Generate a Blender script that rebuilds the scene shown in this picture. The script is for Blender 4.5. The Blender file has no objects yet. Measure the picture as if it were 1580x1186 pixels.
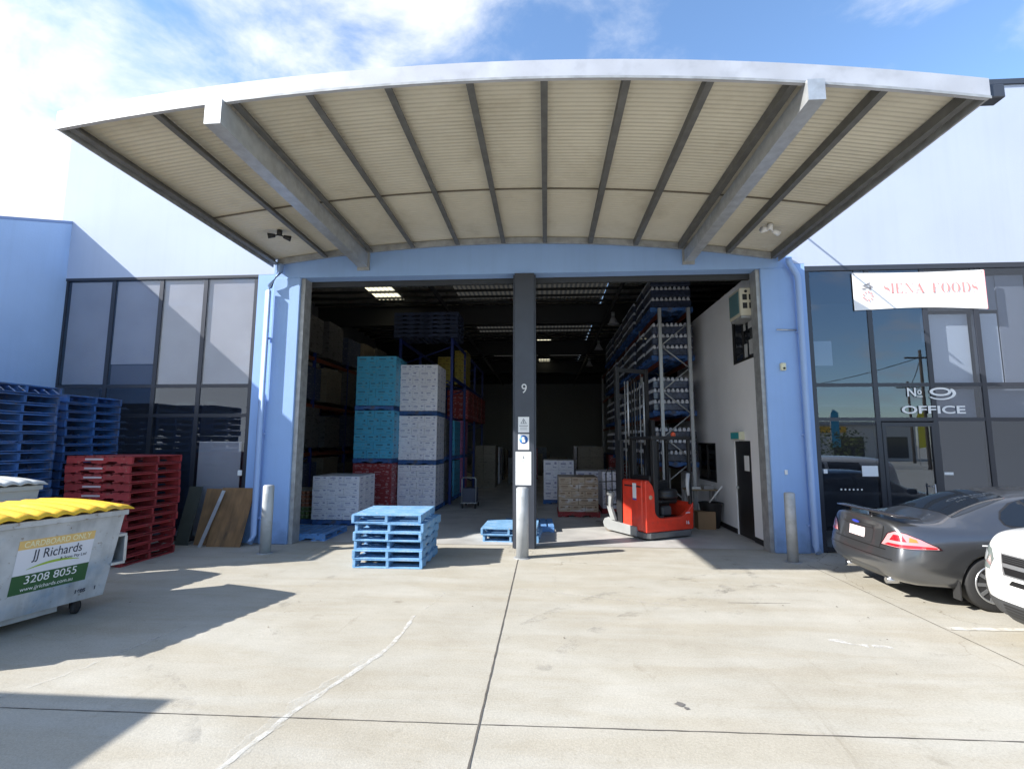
import bpy, bmesh, math, random
from mathutils import Vector, Matrix, geometry
from mathutils.bvhtree import BVHTree
random.seed(7)
SC = bpy.context.scene
COL = SC.collection
R = math.radians

# ------------------------------------------------------------------ camera
cam = bpy.data.objects.new('camera', bpy.data.cameras.new('camera'))
COL.objects.link(cam)
cam.data.sensor_width = 36
cam.data.lens = 17.316
cam.data.clip_end = 2000
cam.data.clip_start = 0.05
_r = Vector((0.99768003, 0.06800408, 0.00316222))
_f = Vector((-0.06791297, 0.99096558, 0.11565057))
_u = _r.cross(_f)
_m = Matrix((( _r.x, _u.x, -_f.x, 0), (_r.y, _u.y, -_f.y, -9.87829), (_r.z, _u.z, -_f.z, 2.0632), (0, 0, 0, 1)))
cam.matrix_world = _m
SC.camera = cam

# ------------------------------------------------------------------ sky, sun, exposure
TRAVEL = Vector((1.49, 0.60, -1.0)).normalized()
SUN_EL = math.asin(-TRAVEL.z)
SUN_AZ = math.atan2(-TRAVEL.x, -TRAVEL.y)        # clockwise from +Y
SUN_STRENGTH = 4.2
SKY_STRENGTH = 0.112
EXPOSURE = 1.2
w = bpy.data.worlds.new('World'); SC.world = w; w.use_nodes = True
nt = w.node_tree; N = nt.nodes; L = nt.links
N.clear()
out = N.new('ShaderNodeOutputWorld'); bg = N.new('ShaderNodeBackground')
sky = N.new('ShaderNodeTexSky'); sky.sky_type = 'NISHITA'; sky.sun_disc = False
sky.sun_elevation = SUN_EL; sky.sun_rotation = SUN_AZ
sky.air_density = 1.0; sky.dust_density = 0.3; sky.ozone_density = 2.0
tc = N.new('ShaderNodeTexCoord')
sep = N.new('ShaderNodeSeparateXYZ'); L.new(tc.outputs['Generated'], sep.inputs[0])
def wmath(op, a, b=None, c=None):
    n = N.new('ShaderNodeMath'); n.operation = op
    for i, v in enumerate((a, b, c)):
        if v is None: continue
        if isinstance(v, (int, float)): n.inputs[i].default_value = v
        else: L.new(v, n.inputs[i])
    return n.outputs[0]
zz = wmath('ADD', wmath('MAXIMUM', sep.outputs[2], 0.0), 0.22)
px = wmath('DIVIDE', sep.outputs[0], zz); py = wmath('DIVIDE', sep.outputs[1], zz)
cmb = N.new('ShaderNodeCombineXYZ'); L.new(px, cmb.inputs[0]); L.new(py, cmb.inputs[1])
mp = N.new('ShaderNodeMapping'); mp.inputs['Location'].default_value = (3.1, 1.7, 0.4); mp.inputs['Scale'].default_value = (1.0, 0.8, 1)
L.new(cmb.outputs[0], mp.inputs[0])
nz = N.new('ShaderNodeTexNoise'); nz.inputs['Scale'].default_value = 1.25; nz.inputs['Detail'].default_value = 9; nz.inputs['Roughness'].default_value = 0.56
nz.inputs['Distortion'].default_value = 0.35
L.new(mp.outputs[0], nz.inputs['Vector'])
nz2 = N.new('ShaderNodeTexNoise'); nz2.inputs['Scale'].default_value = 4.2; nz2.inputs['Detail'].default_value = 8; nz2.inputs['Roughness'].default_value = 0.6; nz2.inputs['Distortion'].default_value = 0.25
mp2 = N.new('ShaderNodeMapping'); mp2.inputs['Location'].default_value = (0.7, 2.2, 0); mp2.inputs['Rotation'].default_value = (0, 0, 0.5); mp2.inputs['Scale'].default_value = (0.85, 1.0, 1)
L.new(cmb.outputs[0], mp2.inputs[0]); L.new(mp2.outputs[0], nz2.inputs['Vector'])
bias = wmath('MULTIPLY', px, -0.075)               # more cloud towards the left of the building
mixn = wmath('ADD', wmath('MULTIPLY', nz.outputs['Fac'], 0.50), wmath('MULTIPLY', nz2.outputs['Fac'], 0.52))
dens = wmath('ADD', mixn, wmath('MINIMUM', wmath('MAXIMUM', bias, -0.035), 0.13))
cr = N.new('ShaderNodeValToRGB'); cr.color_ramp.interpolation = 'EASE'
cr.color_ramp.elements[0].position = 0.44; cr.color_ramp.elements[1].position = 0.66
L.new(dens, cr.inputs[0])
mx = N.new('ShaderNodeMix'); mx.data_type = 'RGBA'
tint = N.new('ShaderNodeMix'); tint.data_type = 'RGBA'; tint.blend_type = 'MULTIPLY'; tint.inputs[0].default_value = 1
tint.inputs[7].default_value = (1.12, 1.24, 1.33, 1); L.new(sky.outputs[0], tint.inputs[6])
L.new(cr.outputs[0], mx.inputs[0]); L.new(tint.outputs[2], mx.inputs[6])
mx.inputs[7].default_value = (4.7, 4.85, 5.1, 1)
L.new(mx.outputs[2], bg.inputs[0]); bg.inputs[1].default_value = SKY_STRENGTH
L.new(bg.outputs[0], out.inputs[0])
sd = bpy.data.lights.new('sun', 'SUN'); sd.energy = SUN_STRENGTH; sd.angle = R(0.53); sd.color = (1.0, 0.965, 0.90)
so = bpy.data.objects.new('sun', sd); COL.objects.link(so)
so.rotation_euler = TRAVEL.to_track_quat('-Z', 'Y').to_euler(); so.location = (-20, -10, 20)
SC.view_settings.view_transform = 'Standard'; SC.view_settings.look = 'None'
SC.view_settings.gamma = 1; SC.view_settings.exposure = EXPOSURE
SC.render.engine = 'CYCLES'
SC.cycles.use_denoising = True
SC.cycles.max_bounces = 8; SC.cycles.diffuse_bounces = 6; SC.cycles.glossy_bounces = 4
SC.cycles.transparent_max_bounces = 12; SC.cycles.transmission_bounces = 6
SC.cycles.sample_clamp_indirect = 10
SC.cycles.caustics_reflective = False; SC.cycles.caustics_refractive = False

# ------------------------------------------------------------------ materials
MATS = {}
def mat(name, col=(0.5, 0.5, 0.5), rough=0.6, metal=0.0, var=0.0, scale=3.0, bump=0.0, bscale=40.0, dirt=None, dscale=1.2, dlo=0.5, dhi=0.7,
        coat=0.0, emit=None, spec=0.5, stretch=None, rnd=0.0, grime=0.0, streak=0.0, worn=None):
    if name in MATS: return MATS[name]
    m = bpy.data.materials.new(name); m.use_nodes = True
    t = m.node_tree; n = t.nodes; l = t.links; b = n['Principled BSDF']
    b.inputs['Roughness'].default_value = rough; b.inputs['Metallic'].default_value = metal
    b.inputs['Coat Weight'].default_value = coat; b.inputs['Coat Roughness'].default_value = 0.04
    b.inputs['Specular IOR Level'].default_value = spec
    c4 = (*col, 1)
    b.inputs['Base Color'].default_value = c4
    tcn = n.new('ShaderNodeTexCoord'); vec = tcn.outputs['Object']
    if stretch:
        mpn = n.new('ShaderNodeMapping'); mpn.inputs['Scale'].default_value = stretch; l.new(vec, mpn.inputs[0]); vec = mpn.outputs[0]
    cur = None
    if var > 0:
        nn = n.new('ShaderNodeTexNoise'); nn.inputs['Scale'].default_value = scale; nn.inputs['Detail'].default_value = 6
        l.new(vec, nn.inputs['Vector'])
        rr = n.new('ShaderNodeValToRGB')
        rr.color_ramp.elements[0].position = 0.3; rr.color_ramp.elements[1].position = 0.7
        rr.color_ramp.elements[0].color = (*[max(0, x * (1 - var)) for x in col], 1)
        rr.color_ramp.elements[1].color = (*[min(1, x * (1 + var)) for x in col], 1)
        l.new(nn.outputs['Fac'], rr.inputs[0]); cur = rr.outputs[0]
    if dirt:
        dn = n.new('ShaderNodeTexNoise'); dn.inputs['Scale'].default_value = dscale; dn.inputs['Detail'].default_value = 8; dn.inputs['Roughness'].default_value = 0.65
        l.new(vec, dn.inputs['Vector'])
        dr = n.new('ShaderNodeValToRGB'); dr.color_ramp.elements[0].position = dlo; dr.color_ramp.elements[1].position = dhi
        l.new(dn.outputs['Fac'], dr.inputs[0])
        dm = n.new('ShaderNodeMix'); dm.data_type = 'RGBA'; dm.inputs[6].default_value = c4; dm.inputs[7].default_value = (*dirt, 1)
        l.new(dr.outputs[0], dm.inputs[0])
        if cur: l.new(cur, dm.inputs[6])
        cur = dm.outputs[2]
    if cur is None and (rnd or grime or streak or worn):
        cn = n.new('ShaderNodeRGB'); cn.outputs[0].default_value = c4; cur = cn.outputs[0]
    def mulc(cur, fac_out, lo, hi, a_, b__):
        rr_ = n.new('ShaderNodeMapRange'); rr_.inputs[1].default_value = a_; rr_.inputs[2].default_value = b__; rr_.inputs[3].default_value = lo; rr_.inputs[4].default_value = hi
        l.new(fac_out, rr_.inputs[0]); mm_ = n.new('ShaderNodeMix'); mm_.data_type = 'RGBA'; mm_.blend_type = 'MULTIPLY'; mm_.inputs[0].default_value = 1
        l.new(cur, mm_.inputs[6]); l.new(rr_.outputs[0], mm_.inputs[7]); return mm_.outputs[2]
    if worn:
        wn_ = n.new('ShaderNodeTexNoise'); wn_.inputs['Scale'].default_value = 11; wn_.inputs['Detail'].default_value = 9; wn_.inputs['Roughness'].default_value = 0.7
        oi_ = n.new('ShaderNodeObjectInfo'); ad_ = n.new('ShaderNodeVectorMath'); ad_.operation = 'ADD'; l.new(tcn.outputs['Object'], ad_.inputs[0])
        sc_ = n.new('ShaderNodeMath'); sc_.operation = 'MULTIPLY'; sc_.inputs[1].default_value = 37; l.new(oi_.outputs['Random'], sc_.inputs[0]); l.new(sc_.outputs[0], ad_.inputs[1])
        l.new(ad_.outputs[0], wn_.inputs['Vector'])
        wr_ = n.new('ShaderNodeValToRGB'); wr_.color_ramp.elements[0].position = 0.60; wr_.color_ramp.elements[1].position = 0.66; l.new(wn_.outputs['Fac'], wr_.inputs[0])
        wm_ = n.new('ShaderNodeMix'); wm_.data_type = 'RGBA'; wm_.inputs[7].default_value = (*worn, 1); l.new(wr_.outputs[0], wm_.inputs[0]); l.new(cur, wm_.inputs[6]); cur = wm_.outputs[2]
    if rnd:
        oi = n.new('ShaderNodeObjectInfo'); cur = mulc(cur, oi.outputs['Random'], 1 - rnd, 1 + rnd * 0.5, 0, 1)
    if streak:
        sm_ = n.new('ShaderNodeMapping'); sm_.inputs['Scale'].default_value = (5, 5, 0.22); l.new(tcn.outputs['Object'], sm_.inputs[0])
        sn = n.new('ShaderNodeTexNoise'); sn.inputs['Scale'].default_value = 1.6; sn.inputs['Detail'].default_value = 7; l.new(sm_.outputs[0], sn.inputs['Vector'])
        cur = mulc(cur, sn.outputs['Fac'], 1.0, 1 - streak, 0.48, 0.72)
    if grime:
        sz = n.new('ShaderNodeSeparateXYZ'); l.new(tcn.outputs['Object'], sz.inputs[0])
        gn = n.new('ShaderNodeTexNoise'); gn.inputs['Scale'].default_value = 4; gn.inputs['Detail'].default_value = 6; l.new(tcn.outputs['Object'], gn.inputs['Vector'])
        ga = n.new('ShaderNodeMath'); ga.operation = 'ADD'; l.new(sz.outputs[2], ga.inputs[0]); l.new(gn.outputs['Fac'], ga.inputs[1])
        cur = mulc(cur, ga.outputs[0], 1 - grime, 1.0, 0.42, 0.95)
    if cur: l.new(cur, b.inputs['Base Color'])
    if bump > 0:
        bn = n.new('ShaderNodeTexNoise'); bn.inputs['Scale'].default_value = bscale; bn.inputs['Detail'].default_value = 4
        l.new(vec, bn.inputs['Vector'])
        bb = n.new('ShaderNodeBump'); bb.inputs['Strength'].default_value = bump; bb.inputs['Distance'].default_value = 0.02
        l.new(bn.outputs['Fac'], bb.inputs['Height']); l.new(bb.outputs[0], b.inputs['Normal'])
    if emit:
        b.inputs['Emission Color'].default_value = (*emit[0], 1); b.inputs['Emission Strength'].default_value = emit[1]
    MATS[name] = m
    return m

def concrete_mat():
    m = bpy.data.materials.new('yard_concrete'); m.use_nodes = True
    t = m.node_tree; n = t.nodes; l = t.links; b = n['Principled BSDF']
    b.inputs['Roughness'].default_value = 0.8; b.inputs['Specular IOR Level'].default_value = 0.3
    tcn = n.new('ShaderNodeTexCoord'); v = tcn.outputs['Object']
    def noise(s, d, r=0.6, st=None, dist=0.0):
        k = n.new('ShaderNodeTexNoise'); k.inputs['Scale'].default_value = s; k.inputs['Detail'].default_value = d; k.inputs['Roughness'].default_value = r
        k.inputs['Distortion'].default_value = dist
        vv = v
        if st:
            mm = n.new('ShaderNodeMapping'); mm.inputs['Scale'].default_value = st[:3]
            mm.inputs['Rotation'].default_value = (0, 0, st[3]); l.new(v, mm.inputs[0]); vv = mm.outputs[0]
        l.new(vv, k.inputs['Vector']); return k.outputs['Fac']
    def ramp(f, a, b_, ca, cb):
        k = n.new('ShaderNodeValToRGB'); k.color_ramp.elements[0].position = a; k.color_ramp.elements[1].position = b_
        k.color_ramp.elements[0].color = (*ca, 1); k.color_ramp.elements[1].color = (*cb, 1); l.new(f, k.inputs[0]); return k.outputs[0]
    def mul(a, c, fac=1.0):
        k = n.new('ShaderNodeMix'); k.data_type = 'RGBA'; k.blend_type = 'MULTIPLY'; k.inputs[0].default_value = fac
        l.new(a, k.inputs[6]); l.new(c, k.inputs[7]); return k.outputs[2]
    base = ramp(noise(0.35, 5), 0.3, 0.7, (0.430, 0.405, 0.352), (0.500, 0.478, 0.424))
    base = mul(base, ramp(noise(2.2, 8, 0.7), 0.3, 0.62, (0.89, 0.885, 0.87), (1, 1, 1)))
    base = mul(base, ramp(noise(1.0, 7, 0.6, (0.5, 2.6, 1, 0.25), 0.4), 0.38, 0.60, (0.91, 0.88, 0.83), (1, 1, 1)))
    base = mul(base, ramp(noise(55, 3, 0.6), 0.3, 0.7, (0.87, 0.87, 0.87), (1.08, 1.08, 1.07)))
    base = mul(base, ramp(noise(220, 2, 0.6), 0.32, 0.45, (0.80, 0.79, 0.78), (1, 1, 1)))
    base = mul(base, ramp(noise(9, 6, 0.7), 0.60, 0.68, (1, 1, 1), (0.90, 0.89, 0.87)))
    vo = n.new('ShaderNodeTexVoronoi'); vo.feature = 'DISTANCE_TO_EDGE'; vo.inputs['Scale'].default_value = 0.33
    wv_ = n.new('ShaderNodeTexNoise'); wv_.inputs['Scale'].default_value = 2.5; wv_.inputs['Detail'].default_value = 8; l.new(v, wv_.inputs['Vector'])
    vm_ = n.new('ShaderNodeVectorMath'); vm_.operation = 'MULTIPLY_ADD'; vm_.inputs[1].default_value = (0.5, 0.5, 0.5); l.new(wv_.outputs['Color'], vm_.inputs[0]); l.new(v, vm_.inputs[2]); l.new(vm_.outputs[0], vo.inputs['Vector'])
    crk = ramp(vo.outputs['Distance'], 0.0008, 0.0026, (0.62, 0.60, 0.57), (1, 1, 1))
    msk = n.new('ShaderNodeMapRange'); msk.inputs[1].default_value = 0.56; msk.inputs[2].default_value = 0.64; l.new(noise(0.28, 4), msk.inputs[0])
    ck = n.new('ShaderNodeMix'); ck.data_type = 'RGBA'; ck.blend_type = 'MULTIPLY'; l.new(msk.outputs[0], ck.inputs[0]); l.new(base, ck.inputs[6]); l.new(crk, ck.inputs[7]); base = ck.outputs[2]
    base = mul(base, ramp(noise(0.8, 9, 0.75, (3.2, 0.45, 1, -0.35), 0.8), 0.60, 0.74, (1, 1, 1), (0.80, 0.78, 0.75)))
    base = mul(base, ramp(noise(1.7, 3, 0.5), 0.70, 0.76, (1, 1, 1), (0.72, 0.70, 0.67)))
    l.new(base, b.inputs['Base Color'])
    bb = n.new('ShaderNodeBump'); bb.inputs['Strength'].default_value = 0.25; bb.inputs['Distance'].default_value = 0.01
    l.new(noise(70, 4), bb.inputs['Height']); l.new(bb.outputs[0], b.inputs['Normal'])
    return m
M_CONC = concrete_mat()

def glass_mat(name, tint=(0.25, 0.3, 0.35), refl=1.0, ior=1.5, base=0.06):
    m = bpy.data.materials.new(name); m.use_nodes = True
    t = m.node_tree; n = t.nodes; l = t.links; n.clear()
    o = n.new('ShaderNodeOutputMaterial'); mixs = n.new('ShaderNodeMixShader')
    tr = n.new('ShaderNodeBsdfTransparent'); tr.inputs[0].default_value = (*tint, 1)
    gl = n.new('ShaderNodeBsdfGlossy'); gl.inputs['Roughness'].default_value = 0.0; gl.inputs[0].default_value = (0.8 * refl, 0.88 * refl, 1.0 * refl, 1)
    fr = n.new('ShaderNodeFresnel'); fr.inputs[0].default_value = ior
    ad = n.new('ShaderNodeMath'); ad.operation = 'ADD'; ad.use_clamp = True; ad.inputs[1].default_value = base
    l.new(fr.outputs[0], ad.inputs[0])
    ge = n.new('ShaderNodeNewGeometry'); iv = n.new('ShaderNodeMath'); iv.operation = 'SUBTRACT'; iv.inputs[0].default_value = 1; l.new(ge.outputs['Backfacing'], iv.inputs[1])
    mu = n.new('ShaderNodeMath'); mu.operation = 'MULTIPLY'; l.new(ad.outputs[0], mu.inputs[0]); l.new(iv.outputs[0], mu.inputs[1]); l.new(mu.outputs[0], mixs.inputs[0])
    l.new(tr.outputs[0], mixs.inputs[1]); l.new(gl.outputs[0], mixs.inputs[2]); l.new(mixs.outputs[0], o.inputs[0])
    return m

BLUE = mat('blue_wall_paint', (0.28, 0.44, 0.76), 0.75, var=0.06, scale=0.8, bump=0.25, bscale=60, streak=0.035, grime=0.35)
PALE = mat('pale_wall_paint', (0.42, 0.475, 0.60), 0.8, var=0.05, scale=0.5, bump=0.2, bscale=50, streak=0.03)
PIPEB = mat('blue_pipe_paint', (0.32, 0.46, 0.74), 0.45)
CHAR = mat('charcoal_metal', (0.055, 0.062, 0.08), 0.42, metal=0.2, var=0.1)
FRAME = mat('window_frame_metal', (0.045, 0.05, 0.065), 0.35, metal=0.3)
GALV = mat('galvanised_steel', (0.50, 0.52, 0.54), 0.45, metal=0.55, var=0.12, scale=9, dirt=(0.40, 0.41, 0.42), dscale=4)
GALVP = mat('dull_zinc', (0.36, 0.37, 0.38), 0.55, metal=0.35, var=0.2, scale=7)
FASC = mat('fascia_zinc', (0.50, 0.51, 0.55), 0.5, metal=0.3, var=0.14, scale=5, dirt=(0.38, 0.38, 0.40), dscale=2.5, dlo=.5, dhi=.8)
CREAM = mat('cream_roof_sheet', (0.60, 0.56, 0.46), 0.6, var=0.06, scale=2, dirt=(0.48, 0.44, 0.35), dscale=1.0)
DARKIN = mat('dark_interior', (0.05, 0.05, 0.055), 0.9)
ROOFIN = mat('roof_sheet_underside', (0.62, 0.61, 0.58), 0.45, metal=0.4)
STEELD = mat('dark_steel', (0.035, 0.037, 0.04), 0.6)
OFFW = mat('office_white_paint', (0.86, 0.87, 0.90), 0.7, var=0.04, scale=1.2)
FLOORIN = mat('warehouse_floor', (0.46, 0.45, 0.43), 0.5, var=0.2, scale=1.5, bump=0.1)
WHITE = mat('white_paint', (0.78, 0.79, 0.8), 0.5)
BLACK = mat('black_plastic', (0.012, 0.012, 0.014), 0.5)
RUBBER = mat('rubber', (0.02, 0.02, 0.021), 0.75, bump=0.2, bscale=80)
REDT = mat('truck_red_paint', (0.68, 0.045, 0.02), 0.4, coat=0.3, var=.12, scale=6, dirt=(0.42, 0.05, 0.035), dscale=7, dlo=.55, dhi=.75)
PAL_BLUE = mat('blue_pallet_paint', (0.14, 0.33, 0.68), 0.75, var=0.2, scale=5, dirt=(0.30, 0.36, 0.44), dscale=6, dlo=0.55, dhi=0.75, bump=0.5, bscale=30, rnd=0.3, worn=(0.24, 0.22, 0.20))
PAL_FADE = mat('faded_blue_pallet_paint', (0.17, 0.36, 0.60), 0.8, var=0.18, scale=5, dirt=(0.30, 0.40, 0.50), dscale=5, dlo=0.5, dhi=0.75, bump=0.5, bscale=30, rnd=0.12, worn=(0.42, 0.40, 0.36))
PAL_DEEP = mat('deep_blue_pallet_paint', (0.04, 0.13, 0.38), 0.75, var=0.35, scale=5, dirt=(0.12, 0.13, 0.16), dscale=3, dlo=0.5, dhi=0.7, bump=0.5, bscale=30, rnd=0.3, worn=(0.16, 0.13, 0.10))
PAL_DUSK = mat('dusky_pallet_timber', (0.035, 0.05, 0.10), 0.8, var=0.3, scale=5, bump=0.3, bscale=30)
PAL_RED = mat('red_pallet_paint', (0.30, 0.03, 0.035), 0.75, var=0.25, scale=5, dirt=(0.20, 0.08, 0.07), dscale=4, dlo=0.55, dhi=0.75, bump=0.5, bscale=30, rnd=0.3, worn=(0.22, 0.14, 0.11))
PLY = mat('weathered_plywood', (0.23, 0.13, 0.06), 0.85, var=0.3, scale=2.5, dirt=(0.10, 0.065, 0.04), dscale=1.6, dlo=0.5, dhi=0.72, stretch=(3, 3, 0.8))

# ------------------------------------------------------------------ mesh helpers
class MB:
    def __init__(s): s.bm = bmesh.new(); s.mats = []
    def mi(s, m):
        if m is None: return 0
        if m not in s.mats: s.mats.append(m)
        return s.mats.index(m)
    def box(s, x0, x1, y0, y1, z0, z1, m=None, M=None, bev=0.0):
        i = s.mi(m)
        vs = [s.bm.verts.new((x, y, z)) for x in (x0, x1) for y in (y0, y1) for z in (z0, z1)]
        fs = [s.bm.faces.new([vs[k] for k in q]) for q in ((0, 1, 3, 2), (4, 6, 7, 5), (0, 4, 5, 1), (2, 3, 7, 6), (0, 2, 6, 4), (1, 5, 7, 3))]
        for f in fs: f.material_index = i
        if bev > 0:
            es = list({e for f in fs for e in f.edges})
            r = bmesh.ops.bevel(s.bm, geom=es, offset=bev, segments=1, affect='EDGES', profile=0.5)
            vs = list({v for f in r['faces'] for v in f.verts} | {v for v in vs if v.is_valid})
            for f in {f for v in vs for f in v.link_faces}: f.material_index = i
        if M is not None: bmesh.ops.transform(s.bm, matrix=M, verts=[v for v in vs if v.is_valid])
        return s
    def quad(s, pts, m=None):
        f = s.bm.faces.new([s.bm.verts.new(p) for p in pts]); f.material_index = s.mi(m); return s
    def prism(s, pts, axis, a, b, m=None, M=None):
        """pts 2D outline; axis 'x','y','z' = extrusion axis from a to b"""
        i = s.mi(m)
        def P(p, t):
            return {'x': (t, p[0], p[1]), 'y': (p[0], t, p[1]), 'z': (p[0], p[1], t)}[axis]
        A = [s.bm.verts.new(P(p, a)) for p in pts]; B = [s.bm.verts.new(P(p, b)) for p in pts]
        n = len(pts); fs = [s.bm.faces.new(A[::-1]), s.bm.faces.new(B)]
        for k in range(n): fs.append(s.bm.faces.new((A[k], A[(k + 1) % n], B[(k + 1) % n], B[k])))
        for f in fs: f.material_index = i
        if M is not None: bmesh.ops.transform(s.bm, matrix=M, verts=A + B)
        return s
    def tube(s, path, r, m=None, seg=10, cap=True, r2=None):
        i = s.mi(m); P = [Vector(p) for p in path]; rings = []
        for k, p in enumerate(P):
            d = (P[min(k + 1, len(P) - 1)] - P[max(k - 1, 0)]).normalized()
            a = Vector((0, 0, 1)) if abs(d.z) < 0.9 else Vector((1, 0, 0))
            u = d.cross(a).normalized(); v = d.cross(u)
            rr = r if r2 is None else r + (r2 - r) * k / (len(P) - 1)
            rings.append([s.bm.verts.new(p + rr * (math.cos(2 * math.pi * j / seg) * u + math.sin(2 * math.pi * j / seg) * v)) for j in range(seg)])
        for a, b in zip(rings, rings[1:]):
            for j in range(seg):
                f = s.bm.faces.new((a[j], a[(j + 1) % seg], b[(j + 1) % seg], b[j])); f.material_index = i; f.smooth = True
        if cap:
            for rg in (rings[0][::-1], rings[-1]):
                f = s.bm.faces.new(rg); f.material_index = i
        return s
    def lathe(s, prof, m=None, seg=24, M=None, smooth=True):
        """prof: (radius, height) list around local z"""
        i = s.mi(m); rings = []
        for (r, h) in prof:
            rings.append([s.bm.verts.new((r * math.cos(2 * math.pi * j / seg), r * math.sin(2 * math.pi * j / seg), h)) for j in range(seg)])
        for a, b in zip(rings, rings[1:]):
            for j in range(seg):
                f = s.bm.faces.new((a[j], a[(j + 1) % seg], b[(j + 1) % seg], b[j])); f.material_index = i; f.smooth = smooth
        for rg in (rings[0][::-1], rings[-1]):
            f = s.bm.faces.new(rg); f.material_index = i
        if M is not None: bmesh.ops.transform(s.bm, matrix=M, verts=[v for rg in rings for v in rg])
        return s
    def build(s, name, m=None, parent=None, recalc=True):
        if recalc: bmesh.ops.recalc_face_normals(s.bm, faces=s.bm.faces)
        me = bpy.data.meshes.new(name); s.bm.to_mesh(me); s.bm.free()
        if not s.mats and m: s.mats = [m]
        for x in s.mats: me.materials.append(x if x is not None else m)
        if not me.materials and m: me.materials.append(m)
        o = bpy.data.objects.new(name, me); COL.objects.link(o)
        if parent is not None: o.parent = parent
        return o

def tag(o, label=None, cat=None, group=None, kind=None):
    if label: o['label'] = label
    if cat: o['category'] = cat
    if group: o['group'] = group
    if kind: o['kind'] = kind
    return o
def empty(name, loc=(0, 0, 0), rz=0.0, label=None, cat=None, group=None):
    o = bpy.data.objects.new(name, None); COL.objects.link(o)
    o.location = loc; o.rotation_euler = (0, 0, rz); o.empty_display_size = 0.2
    return tag(o, label, cat, group)
def struct(o): o['kind'] = 'structure'; return o
def copy_tree(o, parent=None):
    c = o.copy(); COL.objects.link(c)
    if parent is not None: c.parent = parent
    for ch in [k for k in list(bpy.data.objects) if k.parent == o]: copy_tree(ch, c)
    return c
ORD = ['top', 'second from the top', 'third from the top', 'fourth from the top', 'fifth from the top', 'sixth from the top', 'seventh from the top', 'eighth from the top',
       'ninth from the top', 'tenth from the top', 'eleventh from the top', 'twelfth from the top', 'thirteenth from the top', 'fourteenth from the top', 'fifteenth from the top',
       'sixteenth from the top', 'seventeenth from the top', 'eighteenth from the top', 'nineteenth from the top', 'twentieth from the top', 'bottom']
def text_mesh(name, s, size, m, parent=None, loc=(0, 0, 0), rot=(math.pi / 2, 0, 0), sx=1.0, depth=0.002, align='CENTER', shear=0.0, bold=0.0):
    cu = bpy.data.curves.new(name, 'FONT'); cu.body = s; cu.size = size; cu.align_x = align; cu.align_y = 'CENTER'; cu.extrude = depth / 2
    cu.shear = shear; cu.offset = bold
    t = bpy.data.objects.new(name, cu); COL.objects.link(t)
    bpy.context.view_layer.update()
    me = bpy.data.meshes.new_from_object(t.evaluated_get(bpy.context.evaluated_depsgraph_get()))
    COL.objects.unlink(t); bpy.data.objects.remove(t)
    me.materials.clear(); me.materials.append(m)
    o = bpy.data.objects.new(name, me); COL.objects.link(o)
    o.location = loc; o.rotation_euler = rot; o.scale = (sx, 1, 1)
    if parent: o.parent = parent
    return o

# ------------------------------------------------------------------ the ground
g = MB(); g.quad([(-400, -400, 0), (400, -400, 0), (400, 400, 0), (-400, 400, 0)])
struct(g.build('yard_ground', M_CONC))
g = MB(); g.quad([(-11, 0.3, 0.006), (12, 0.3, 0.006), (12, 36, 0.006), (-11, 36, 0.006)])
struct(g.build('warehouse_floor', FLOORIN))
JOINT = mat('joint_filler', (0.10, 0.09, 0.08), 0.9, var=.3, scale=6)
def strip(name, pts, wdt, m, z=0.004, jit=0.0, parent=None):
    bm = MB(); prev = None; i = 0
    P = []
    for a, b in zip(pts, pts[1:]):
        a = Vector(a); b = Vector(b); n = max(1, int((b - a).length / 0.08))
        for k in range(n): P.append(a + (b - a) * k / n)
    P.append(Vector(pts[-1]))
    for k, p in enumerate(P):
        d = (P[min(k + 1, len(P) - 1)] - P[max(k - 1, 0)]).normalized(); nn = Vector((-d.y, d.x))
        wl = wdt / 2 * (1 + jit * random.uniform(-1, 1)); wr = wdt / 2 * (1 + jit * random.uniform(-1, 1))
        if wdt > .03 and jit > .5: wl *= math.sin(math.pi * min(1, (k + 1) / (len(P) + 1)))**.4
        cur = (bm.bm.verts.new((p.x + nn.x * wl, p.y + nn.y * wl, z)), bm.bm.verts.new((p.x - nn.x * wr, p.y - nn.y * wr, z)))
        if prev: bm.bm.faces.new((prev[0], prev[1], cur[1], cur[0]))
        prev = cur
    return struct(bm.build(name, m, parent))
strip('ground_joint', [(-0.5, -14), (-0.5, 0.28)], 0.014, JOINT, jit=0.35)
strip('ground_joint', [(4.46, -14), (4.44, -0.85)], 0.010, JOINT, jit=0.3)
strip('ground_joint', [(-12, -6.16), (-0.51, -6.02)], 0.009, JOINT, jit=0.6)
strip('ground_joint', [(-0.49, -6.02), (4.44, -5.93), (12, -5.86)], 0.009, JOINT, jit=0.6)
strip('ground_joint', [(2.35, -3.03), (3.15, -2.99)], 0.008, JOINT, jit=0.5)
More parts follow.
